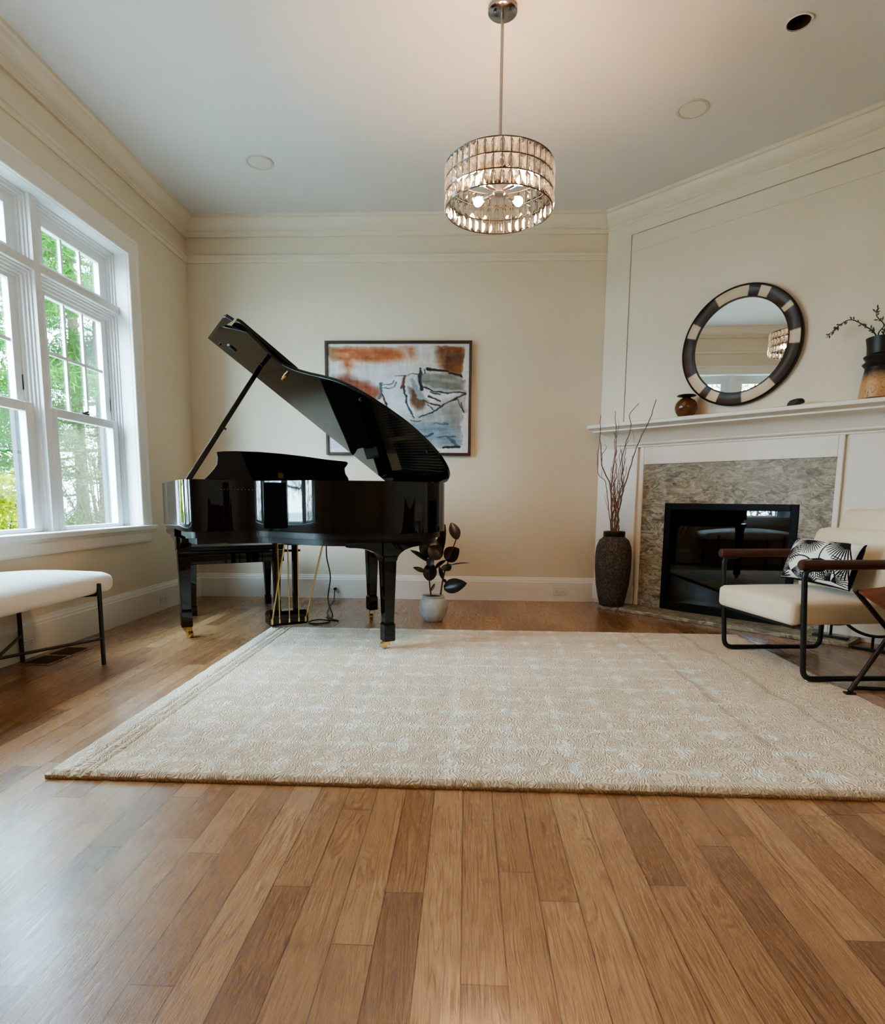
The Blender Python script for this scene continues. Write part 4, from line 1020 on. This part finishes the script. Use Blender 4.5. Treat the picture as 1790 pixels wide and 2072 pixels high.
# piano bench
pbn = thing('piano_bench', PW(.8,-.8,0), 'black piano bench tucked under the keyboard side of the grand piano', 'bench')
b = MB(); b.fbox(PW, (.44,-.99,.37), (1.14,-.62,.445)); b.build('apron', M['ebony'], pbn, bevel=.004)
b = MB(); b.fbox(PW, (.42,-1.01,.445), (1.16,-.60,.465)); b.fbox(PW, (.43,-1.0,.465), (1.15,-.61,.50)); b.build('seat', M['ebony_dull'], pbn, bevel=.012)
for u in (.49,1.09):
    for v in (-.66,-.945):
        b = MB()
        def ring(h, z): return [PW(u-h,v-h,z),PW(u+h,v-h,z),PW(u+h,v+h,z),PW(u-h,v+h,z)]
        for (h0,za),(h1,zb) in zip([(.022,0),(.022,.07),(.018,.075)], [(.022,.07),(.018,.075),(.030,.37)]): b.hexa(ring(h0,za)+ring(h1,zb))
        b.build('leg', M['ebony'], pbn, bevel=.002)

# power cord from the piano to the wall outlet
q0 = PW(.42,.30,.60)
cord = [q0, q0+V3(-.005,.02,-.12), q0+V3(.012,.04,-.25), q0+V3(-.01,.06,-.40), q0+V3(.01,.10,-.52), V3(-.97,4.12,.02), V3(-.93,4.05,.006), V3(-1.0,3.96,.006), V3(-1.07,4.01,.006), V3(-1.02,4.06,.014), V3(-.92,4.03,.016), V3(-.88,4.08,.006), V3(-.95,4.16,.006), V3(-1.03,4.40,.006), V3(-1.08,4.75,.006), V3(-1.10,4.93,.006), V3(-1.11,5.0,.02), V3(-1.112,5.02,.06), V3(-1.112,5.035,.083)]
b = MB(); b.tube(catmull(cord, 8), .0042, 8); b.tube([V3(-1.112,5.035,.083), V3(-1.112,5.062,.083)], .013, 10)
tag(b.build('power_cord', M['ebony_dull'], smooth=True, loc=(-1.0,4.1,0)), 'thin black power cord hanging under the piano and coiled on the floor to the outlet', 'cord')

# ------------------------------------------------------------------ rug
RX0, RX1, RY0, RY1, RH = -1.255, 1.70, 1.672, 3.79, .022
nu, nv = 330, 240
XX, YY = np.meshgrid(np.linspace(RX0,RX1,nu), np.linspace(RY0,RY1,nv))
colr = np.zeros((nv,nu,3)); colr[:] = (240,218,191)
lt = np.zeros((nv,nu))
nz = np.array([[noise.noise((x*22,y*22,3)) for x in XX[0]] for y in YY[:,0]])
nz2 = np.array([[noise.noise((x*5,y*5,9)) for x in XX[0]] for y in YY[:,0]])
def seg(x0,y0,x1,y1,w,a):
    global lt
    vx, vy = x1-x0, y1-y0; t = np.clip(((XX-x0)*vx+(YY-y0)*vy)/(vx*vx+vy*vy),0,1)
    d = np.hypot(XX-x0-t*vx, YY-y0-t*vy) + nz*.022
    lt = np.maximum(lt, a*np.clip((w-d)/.010+.5,0,1))
rx = random.Random(4)
for j in range(13):
    y = 1.775+.165*j
    for i in range(12):
        x = -.955+.186*i
        big = i == 0; w = .085 if big else .062; hh = .05 if big else .034
        seg(x-w,y,x+w,y,.012,.85*rx.uniform(.5,1)); seg(x,y-hh,x,y+hh,.016,.9*rx.uniform(.5,1))
    if j in (5,7): seg(-.95,y,1.0,y,.007,.6)
seg(-.04,1.69,-.04,3.3,.014,.55)
colr += (lt*.8)[...,None]*np.array((30,52,74)); colr += (nz2*9)[...,None]
lb = np.clip((.105-(XX-RX0))/.02,0,1); colr += lb[...,None]*np.array((16,22,28))
for x in (1.04,1.34):
    m_ = np.clip((.012-np.abs(XX-x-nz2*.03))/.008+.5,0,1); colr -= (m_*26)[...,None]
hgt = nz*.0022 + nz2*.0015 + lt*.0015
for x in (RX0+.075, RX0+.105, RX0+.135):
    m_ = np.clip((.006-np.abs(XX-x))/.005+.5,0,1); hgt -= m_*.007; colr -= (m_*34)[...,None]
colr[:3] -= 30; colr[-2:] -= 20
ed = np.minimum.reduce([(XX-RX0),(RX1-XX),(YY-RY0),(RY1-YY)])
hgt = RH + hgt - np.clip((.014-ed)/.014,0,1)**2*.010
wob = np.array([noise.noise((t*30,0,1)) for t in np.linspace(0,3,max(nu,nv))])
b = MB(); vs = []; 
for j in range(nv):
    for i in range(nu):
        x, y = XX[j,i], YY[j,i]
        if j == 0: y += .004*wob[i]
        if j == nv-1: y += .007*wob[i]
        if i == 0: x += .006*wob[j]
        if i == nu-1: x += .012*wob[j]
        vs.append((x,y,hgt[j,i]))
fs = [(j*nu+i, j*nu+i+1, (j+1)*nu+i+1, (j+1)*nu+i) for j in range(nv-1) for i in range(nu-1)]
loop = [i for i in range(nu)] + [j*nu+nu-1 for j in range(1,nv)] + [(nv-1)*nu+i for i in range(nu-2,-1,-1)] + [j*nu for j in range(nv-2,0,-1)]
nb = len(vs); vs += [(vs[k][0],vs[k][1],.0005) for k in loop]
fs += [(loop[k], nb+k, nb+(k+1)%len(loop), loop[(k+1)%len(loop)]) for k in range(len(loop))]
b.add(vs, fs); rug = b.build('area_rug', M['rug'], smooth=True)
ca = rug.data.color_attributes.new('Col', 'BYTE_COLOR', 'POINT'); c4 = np.ones((len(vs),4), np.float32)
c4[:nb,:3] = np.clip(colr.reshape(-1,3)/255,0,1); c4[nb:,:3] = np.array((150,118,84))/255
ca.data.foreach_set('color_srgb', c4.ravel())
tag(rug, 'large beige wool rug with pale cross motifs on the oak floor', 'rug')

# ------------------------------------------------------------------ upholstered bench under the window
def soft_box(fn, a, c, r, ex=None, n=(14,10,6), power=None):
    """rounded cushion: superellipsoid-ish box between a and c mapped by fn"""
    bm = bmesh.new(); bmesh.ops.create_cube(bm, size=2)
    bmesh.ops.subdivide_edges(bm, edges=bm.edges[:], cuts=9, use_grid_fill=True)
    A, C_ = Vector(a), Vector(c); ctr = (A+C_)/2; h = (C_-A)/2; vs = []
    for v in bm.verts:
        p = Vector((v.co.x*h.x, v.co.y*h.y, v.co.z*h.z))
        # concentrate loops at the rim
        q = []
        for i in range(3):
            t = v.co[i]; q.append(h[i]*math.copysign(1-(1-abs(t))**1.6, t))
        p = Vector(q); k = Vector((max(-(h.x-r), min(h.x-r, p.x)), max(-(h.y-r), min(h.y-r, p.y)), max(-(h.z-r), min(h.z-r, p.z))))
        d = p-k
        if d.length > 1e-9: p = k + d.normalized()*min(r, max(d.length, r if max(abs(v.co.x),abs(v.co.y),abs(v.co.z)) > .999 else 0))
        if ex: p = ex(p, h)
        vs.append(Vector(fn(*(ctr+p))))
    fs = [tuple(v.index for v in f.verts) for f in bm.faces]; bm.free(); b = MB(); b.add(vs, fs); return b
idf = lambda x, y, z: V3(x, y, z)
bn = thing('upholstered_bench', (-2.03, 2.49, 0), 'white boucle bench with slim black metal legs under the window', 'bench')
def dome(p, h):
    if p.z > 0: p = p + V3(0,0,.05*(1-(p.x/h.x)**2)*(1-(p.y/h.y)**2)*(p.z/h.z))
    return p
soft_box(idf, (-2.275,1.915,.355), (-1.83,3.065,.455), .042, dome).build('seat_cushion', M['boucle'], bn, smooth=True)
legs = [(-1.825,2.905),(-2.262,2.925),(-1.825,2.065),(-2.262,2.065)]
for i, (x, y) in enumerate(legs):
    b = MB(); zt = .415 if x > -2 else .36
    b.tube([(x,y,0),(x,y,zt-.004),(x,y,zt)], [.0105,.0105,.007], 12); b.build('leg', M['blackmetal'], bn, smooth=True)
b = MB(); ctr = V3(-2.045,2.49,.135)
for x, y in legs: b.tube([(x,y,.135), tuple(ctr)], .0075, 10)
b.build('cross_brace', M['blackmetal'], bn, smooth=True)
b = MB()
for y in (2.915, 2.065): b.tube([(-1.825,y-.005,.372),(-1.845,y-.005,.356),(-1.93,y-.005,.349),(-2.15,y-.005,.349),(-2.262,y,.349)], .008, 10)
b.build('seat_rail', M['blackmetal'], bn, smooth=True)

# ------------------------------------------------------------------ lounge chair
C0 = V3(1.553,2.763,.0); CB = V3(.9866,.163,0); CS = V3(-.163,.9866,0)
def LC(a, s, z): return C0 + CB*a + CS*s + V3(0,0,z)
lc = thing('lounge_chair', LC(.28,.31,0), 'cream cushioned lounge chair with black tube frame and dark brown arms before the fireplace', 'chair')
for s in (0, .622):
    zf = RH+.0155
    pts = fillet([LC(.05,s,.546), LC(-.036,s,.546), LC(0,s,zf), LC(.585,s,zf-.012), LC(.60,s,.546), LC(.56,s,.546)], .05, 8)
    b = MB(); b.tube(pts, .0125, 14); b.build('side_frame', M['blackmetal'], lc, smooth=True)
    b = MB(); b.tube([LC(-.062,s,.565), LC(-.056,s,.565), LC(.655,s,.565), LC(.66,s,.565)], [.017,.023,.023,.017], 18); b.build('armrest', M['armwood'], lc, smooth=True)
b = MB()
b.tube([LC(-.018,0,.275), LC(-.018,.622,.275)], .011, 10); b.tube([LC(.56,.012,.30), LC(.56,.61,.30)], .009, 10)
b.fbox(LC, (-.03,.05,.262), (-.005,.57,.281))
b.fbox(LC, (.50,.06,.262), (.53,.56,.30)); b.build('seat_frame', M['blackmetal'], lc)
def crownf(p, h):
    if p.z > 0: p = p + V3(0,0,.022*(1-(p.x/h.x)**2)*(1-(p.y/h.y)**2)*(p.z/h.z))
    return p
soft_box(LC, (-.072,.016,.281), (.54,.604,.392), .026, crownf).build('seat_cushion', M['cream'], lc, smooth=True)
ang = math.radians(17)
def BK(x, s, z): # leaning frame: x thickness, z height
    return LC(.40 + x*math.cos(ang) + z*math.sin(ang), s, .385 + z*math.cos(ang) - x*math.sin(ang))
soft_box(BK, (-.035,.03,-.02), (.105,.592,.345), .05).build('back_cushion', M['cream'], lc, smooth=True)
soft_box(lambda x,s,z: BK(x+.02,s,z), (.065,.03,.24), (.165,.592,.485), .045).build('head_cushion', M['cream'], lc, smooth=True)
b = MB()
for s in (.06,.56): b.tube([LC(.52,s,.26), BK(.118,s,.0), BK(.118,s,.22)], .010, 10)
b.build('back_frame', M['blackmetal'], lc, smooth=True)

# patterned lumbar pillow
pTL, pTR, pBR, pBL = LC(.299,.50,.657), LC(.345,.09,.648), LC(.25,.06,.432), LC(.19,.46,.45)
NPU, NPV = 280, 176
U_, V_ = np.meshgrid(np.linspace(0,1,NPU), np.linspace(0,1,NPV))
ink = np.zeros((NPV,NPU))
x_, y_ = U_*1.6, V_
def fan(cx, cy, a0, a1, r0, r1, n):
    global ink
    dx, dy = x_-cx, y_-cy; r = np.hypot(dx,dy); a = np.degrees(np.arctan2(dy,dx)) % 360
    aa = (a-a0) % 360; inr = aa <= (a1-a0)
    ph = (aa/(a1-a0)*n) % 1; thick = .5-.38*np.clip((r-r0)/(r1-r0),0,1)
    ink = np.maximum(ink, (inr & (r < r1) & (r >= r0) & (np.abs(ph-.5) < thick)).astype(float))
    ink = np.maximum(ink, (inr & (r < r0)).astype(float)*(0.97))
def arc(cx, cy, r, w, a0, a1):
    global ink
    dx, dy = x_-cx, y_-cy; rr_ = np.hypot(dx,dy); a = np.degrees(np.arctan2(dy,dx)) % 360
    ink = np.maximum(ink, ((np.abs(rr_-r) < w) & (((a-a0) % 360) <= (a1-a0))).astype(float))
for (cx, cy, a0, a1, r0, r1, n_) in ((.56,.08,5,178,.11,.37,21),(1.38,.05,62,190,.15,.45,15),(.10,.40,-35,150,.11,.36,21),(.96,.50,12,168,.14,.42,21),(1.52,.50,75,200,.06,.36,13),
    (.36,.86,-40,45,.07,.34,9),(.36,.86,180,235,.07,.34,6),(1.28,.93,175,275,.10,.34,11),(1.28,.93,-60,10,.08,.3,8),(.0,.0,0,95,.12,.3,10),(.75,1.02,195,345,.09,.24,15),(.02,.98,265,360,.12,.3,9)):
    fan(cx, cy, a0, a1, r0, r1, n_)
for (cx, cy, r, a0, a1) in ((.62,.36,.47,150,215),(1.34,.42,.42,150,235),(.52,.92,.42,225,300),(1.06,.88,.30,300,360)):
    arc(cx, cy, r, .014, a0, a1)
ink = np.maximum(ink, ((U_ > .985) | (V_ > .985)).astype(float))
pcol = 226*(1-ink)[...,None]*np.array((1,.985,.95)) + ink[...,None]*np.array((16,14,14))
pl_n = ((pTR-pTL).cross(pBL-pTL)).normalized()
if pl_n.dot(C0 + V3(-1.5,-1.5,.8) - pTL) < 0: pl_n = -pl_n
def pil(u, v, side):
    p = (pTL*(1-u)+pTR*u)*(1-v) + (pBL*(1-u)+pBR*u)*v
    e = (1-(2*u-1)**4)*(1-(2*v-1)**4); th = .062*e**.6
    cpt = (pTL+pTR+pBR+pBL)/4; pin = 1-.07*(1-abs(2*u-1)**2*abs(2*v-1)**2)*max(abs(2*u-1),abs(2*v-1))**6
    return cpt + (p-cpt)*pin + pl_n*th*side
plr = thing('lumbar_pillow', (pBL+pBR)/2, 'black and white fan print lumbar pillow resting on the cream lounge chair', 'pillow')
vcol_grid('front_cover', lambda u, v: pil(u, v, 1), NPU, NPV, pcol, M['fanprint'], plr, smooth=True)
vcol_grid('back_cover', lambda u, v: pil(u, v, -1), 40, 26, np.full((26,40,3), 24.), M['fanprint'], plr, smooth=True)

# ------------------------------------------------------------------ tan leather sling chair
tc_ = thing('sling_chair', (1.95,2.25,0), 'tan leather sling chair on crossed black rods at the edge of the rug', 'chair')
FLt, FRt = V3(1.612,2.545,.485), V3(1.74,1.86,.485); BLt, BRt = V3(2.30,2.80,.86), V3(2.42,2.02,.86)
fF, fR = V3(1.665,2.60,RH+.012), V3(1.79,1.92,RH+.012); bF, bR = V3(2.12,2.70,.012), V3(2.24,1.95,.012)
for a_, c_ in ((FLt, bF), (FRt, bR), (BLt, fF), (BRt, fR)):
    d_ = (Vector(c_)-Vector(a_)).normalized()
    b = MB(); b.tube([a_, c_], .0105, 12); b.box(Vector(c_)-V3(.02,.014,.011), Vector(c_)+V3(.02,.014,-.003)); b.build('rod', M['blackmetal'], tc_, smooth=True)
b = MB(); b.tube([V3(1.76,2.735,.010), bF+V3(0,0,0), bR], .0085, 10); b.build('floor_bar', M['blackmetal'], tc_, smooth=True)
ns_ = 24; b = MB(); vs = []
for j in range(ns_+1):
    v = j/ns_
    for i in range(ns_+1):
        u = i/ns_
        p = (FLt*(1-u)+FRt*u)*(1-v) + (BLt*(1-u)+BRt*u)*v
        su, sv = math.sin(PI*u), math.sin(PI*v)
        p = p + V3(0,0,-.30*sv*(.35+.65*su) - .17*su*(1-sv*.5)) + (V3(.16,.03,0)*(su*(1-v)**2)) + (V3(0,0,.06)*su*v*v)
        edge = (1-su)*sv; p = p + ((BLt+BRt+FLt+FRt)/4 - p)*V3(1,1,0).length*0 + (FRt-FLt).normalized()*(.05*edge*(1 if u < .5 else -1))
        vs.append(p)
fs = [(j*(ns_+1)+i, j*(ns_+1)+i+1, (j+1)*(ns_+1)+i+1, (j+1)*(ns_+1)+i) for j in range(ns_) for i in range(ns_)]
b.add(vs, fs); o = b.build('leather_sling', M['tan'], tc_, smooth=True)
sm = o.modifiers.new('t', 'SOLIDIFY'); sm.thickness = .006; sm.offset = 0

# ------------------------------------------------------------------ black metal log holder beside the hearth
rk = thing('log_holder', FP(1.86,.16,HZ), 'black metal log holder with curved rails on flat feet behind the lounge chair', 'log holder')
for k, (tt, off, zf) in enumerate(((1.79,.17,HZ),(2.02,.24,0.0))):
    b = MB(); b.fbox(FP, (tt-.095,off-.02,zf), (tt+.095,off+.02,zf+.014)); b.build('foot', M['blackmetal'], rk, bevel=.002)
    b = MB(); b.tube([FP(tt,off,zf+.012), FP(tt,off,zf+.085)], .008, 10); b.build('post', M['blackmetal'], rk, smooth=True)
    b = MB(); b.tube([FP(tt+.2*math.sin(a), off, zf+.085+.2*(1-math.cos(a))) for a in [math.radians(-75+150*i/24) for i in range(25)]], .009, 10); b.build('curved_rail', M['blackmetal'], rk, smooth=True)
b = MB()
for a in (-60,60):
    r_ = math.radians(a); b.tube([FP(1.79+.2*math.sin(r_),.17,HZ+.085+.2*(1-math.cos(r_))), FP(2.02+.2*math.sin(r_),.24,.085+.2*(1-math.cos(r_)))], .007, 8)
b.build('tie_bar', M['blackmetal'], rk, smooth=True)

# ------------------------------------------------------------------ outdoors
GZ = -.55
b = MB(); b.box((-60,-30,GZ-.3), (XL-.6,60,GZ)); struct(b.build('terrain', M['ground']))
def foliage(name, parent, pts, size, mat, aspect=.35, droop=.0):
    n = len(pts); rs_ = np.random.RandomState(len(pts)+int(abs(pts[0][0]*100)))
    P = np.asarray(pts) - np.array(ORG[parent.name])
    d = rs_.normal(size=(n,3)); d[:,2] += droop; d /= np.linalg.norm(d,axis=1)[:,None]
    r = rs_.normal(size=(n,3)); s = np.cross(d,r); s /= np.linalg.norm(s,axis=1)[:,None]
    L_ = size*rs_.uniform(.6,1.3,(n,1)); W_ = L_*aspect
    v = np.empty((n,4,3)); v[:,0] = P-d*L_; v[:,1] = P+s*W_; v[:,2] = P+d*L_; v[:,3] = P-s*W_
    me = bpy.data.meshes.new(name); me.vertices.add(n*4); me.vertices.foreach_set('co', v.ravel())
    me.loops.add(n*4); me.loops.foreach_set('vertex_index', np.arange(n*4)); me.polygons.add(n)
    me.polygons.foreach_set('loop_start', np.arange(0,n*4,4)); me.polygons.foreach_set('loop_total', np.full(n,4)); me.update(calc_edges=True); me.validate()
    me.materials.append(mat); o = bpy.data.objects.new(name, me); COL.objects.link(o); o.parent = parent; return o
def pine(x, y, h, r, label, mat, seed, dens=1.0, low=.12):
    rs_ = np.random.RandomState(seed); t = thing('pine_tree', (x,y,GZ), label, 'tree', 'pines outside the window')
    b = MB(); b.tube([(x,y,GZ-.1),(x+.05,y,GZ+h*.5),(x,y,GZ+h)], [.14,.09,.02], 9)
    pts = []
    nb = int(46*dens)
    for k in range(nb):
        f = low + (1-low)*(k/nb)**.9; z = GZ+h*f; a = rs_.uniform(0,2*PI); ln = r*(1-f)**.7*rs_.uniform(.7,1.15)+.2
        d = np.array((math.cos(a), math.sin(a), rs_.uniform(-.15,.25)))
        tip = np.array((x,y,z))+d*ln
        b.tube([(x,y,z), tuple(np.array((x,y,z))+d*ln*.5+np.array((0,0,-.06))), tuple(tip)], [.028,.018,.006], 5)
        m = int(1150*dens*ln/r)+120; tt = rs_.uniform(.25,1.05,(m,1))
        pts.append(np.array((x,y,z))+d*ln*tt + rs_.normal(size=(m,3))*np.array((.20,.20,.11))*(.5+.8*tt))
    b.build('trunk', M['bark'], t, smooth=True)
    foliage('crown', t, np.concatenate(pts), .07, mat, .085)
pine(-5.3,8.8,9.5,1.7,'broad green pine standing nearest to the window closest to the corner', M['pine1'], 1, 1.5)
pine(-4.4,11.6,8.5,1.3,'bluish pine beyond the corner window, growing close along the house wall', M['pine2'], 2, 1.2, .05)
pine(-8.4,13.0,12,2.4,'tall pine behind the broad green pine', M['pine1'], 3, 1.5)
pine(-6.4,6.0,9.5,1.6,'open branched pine seen through the middle window', M['pine1'], 4, 1.2, .12)
pine(-10.5,19.0,14,3.0,'distant pine at the back of the yard', M['pine2'], 5, 1.5)
pine(-10.2,8.8,12,2.5,'pale pine far off behind the middle window', M['pine2'], 6, 1.4)
pine(-12.5,13.5,14,3.0,'very tall pine closing the view behind the pale pine', M['pine1'], 8, 1.6)
pine(-6.9,15.8,12,2.2,'slim pine rising between the bluish pine and the tall pine', M['pine1'], 9, 1.4)
pine(-14.5,19.5,15,3.2,'last dark pine on the far edge of the yard', M['pine2'], 10, 1.6)
pine(-12.0,5.0,13,2.8,'wide dark pine far behind the open branched pine', M['pine1'], 12, 1.5)
pine(-7.6,2.2,9.5,2.0,'green pine farthest from the piano in the yard', M['pine1'], 7, 1.1)
def shrub(name, x, y, h, r, label, mat, n, size, seed, cat='shrub'):
    rs_ = np.random.RandomState(seed); t = thing(name, (x,y,GZ), label, cat)
    b = MB(); pts = []
    for k in range(16):
        a = rs_.uniform(0,2*PI); e = rs_.uniform(.2,1); tip = np.array((x+r*e*math.cos(a), y+r*e*math.sin(a), GZ+h*rs_.uniform(.6,1)))
        b.tube([(x,y,GZ), tuple((np.array((x,y,GZ))*.5+tip*.5)+np.array((0,0,h*.12))), tuple(tip)], [.02,.012,.004], 5)
    u = rs_.normal(size=(n,3)); u /= np.linalg.norm(u,axis=1)[:,None]; u *= rs_.uniform(.55,1,(n,1))**.6
    p = u*np.array((r,r,h*.55)) + np.array((x,y,GZ+h*.52)); p = p + np.array([[noise.noise((q[0]*3,q[1]*3,q[2]*3))*.2]*3 for q in p])
    b.build('stems', M['bark'], t, smooth=True); foliage('leaves', t, p, size, mat, .5 if mat is M['gold'] else (.3 if mat is M['red'] else .07))
shrub('golden_shrub', -4.15, 5.0, 1.5, .62, 'bright yellow green shrub outside the middle window', M['gold'], 22000, .022, 11)
shrub('bare_brush', -4.3, 7.0, 2.1, .75, 'grey leafless brush outside low in the corner window', M['bare'], 16000, .05, 12)
shrub('bare_brush', -6.3, 10.9, 2.4, 1.0, 'grey green brush growing along the house beyond the corner window', M['bare'], 16000, .055, 13)
shrub('autumn_tree', -8.2, -1.2, 7.5, 2.8, 'pinkish autumn tree in the yard seen only in the mirror', M['red'], 9000, .09, 14, 'tree')

# ------------------------------------------------------------------ light
w = bpy.data.worlds.new('overcast'); SC.world = w; w.use_nodes = True
nt = w.node_tree; N, L = nt.nodes, nt.links; bg = N['Background']
tc0 = N.new('ShaderNodeTexCoord'); sp = N.new('ShaderNodeSeparateXYZ'); L.new(tc0.outputs['Generated'], sp.inputs[0])
r = ramp(N, [(.0, (.46,.64,.74,1)), (1, (.50,.77,1.0,1)), (.5, (.56,.78,.92,1)), (.6, (.55,.80,1.0,1))])
mr = N.new('ShaderNodeMapRange'); mr.inputs[1].default_value = -1; mr.inputs[2].default_value = 1; L.new(sp.outputs[2], mr.inputs[0]); L.new(mr.outputs[0], r.inputs[0])
L.new(r.outputs[0], bg.inputs['Color']); bg.inputs['Strength'].default_value = 64.0
def area(name, loc, rot, sx, sy, power, col, portal=False):
    l = bpy.data.lights.new(name, 'AREA'); l.shape = 'RECTANGLE'; l.size = sx; l.size_y = sy; l.energy = power; l.color = col
    o = bpy.data.objects.new(name, l); COL.objects.link(o); o.location = loc; o.rotation_euler = rot
    if portal: l.cycles.is_portal = True
    return o
area('sky_portal', (XL-.26,(WY0+WY1)/2,(WZ0+WZ1)/2), (0,-PI/2,0), WZ1-WZ0, WY1-WY0, 1, (1,1,1), True)
for q in BULBS:
    l = bpy.data.lights.new('bulb_light', 'POINT'); l.energy = 62; l.color = (1,.46,.21); l.shadow_soft_size = .022
    o = bpy.data.objects.new('bulb_light', l); COL.objects.link(o); o.location = q + V3(0,0,-.0)
l = bpy.data.lights.new('fill_light', 'POINT'); l.energy = 30; l.color = (1,.80,.62); l.shadow_soft_size = .35  # unseen warm fill light, added behind the camera to brighten the room
o = bpy.data.objects.new('fill_light', l); COL.objects.link(o); o.location = (1.3,-1.3,2.5)

SC.view_settings.view_transform = 'AgX'; SC.view_settings.look = 'AgX - Medium High Contrast'; SC.view_settings.exposure = 0.40
SC.cycles.use_denoising = True; SC.cycles.max_bounces = 8; SC.cycles.transparent_max_bounces = 20; SC.cycles.diffuse_bounces = 5; SC.cycles.use_adaptive_sampling = True; SC.cycles.adaptive_threshold = .03; SC.cycles.caustics_reflective = False
SC.cycles.sample_clamp_indirect = 8.0
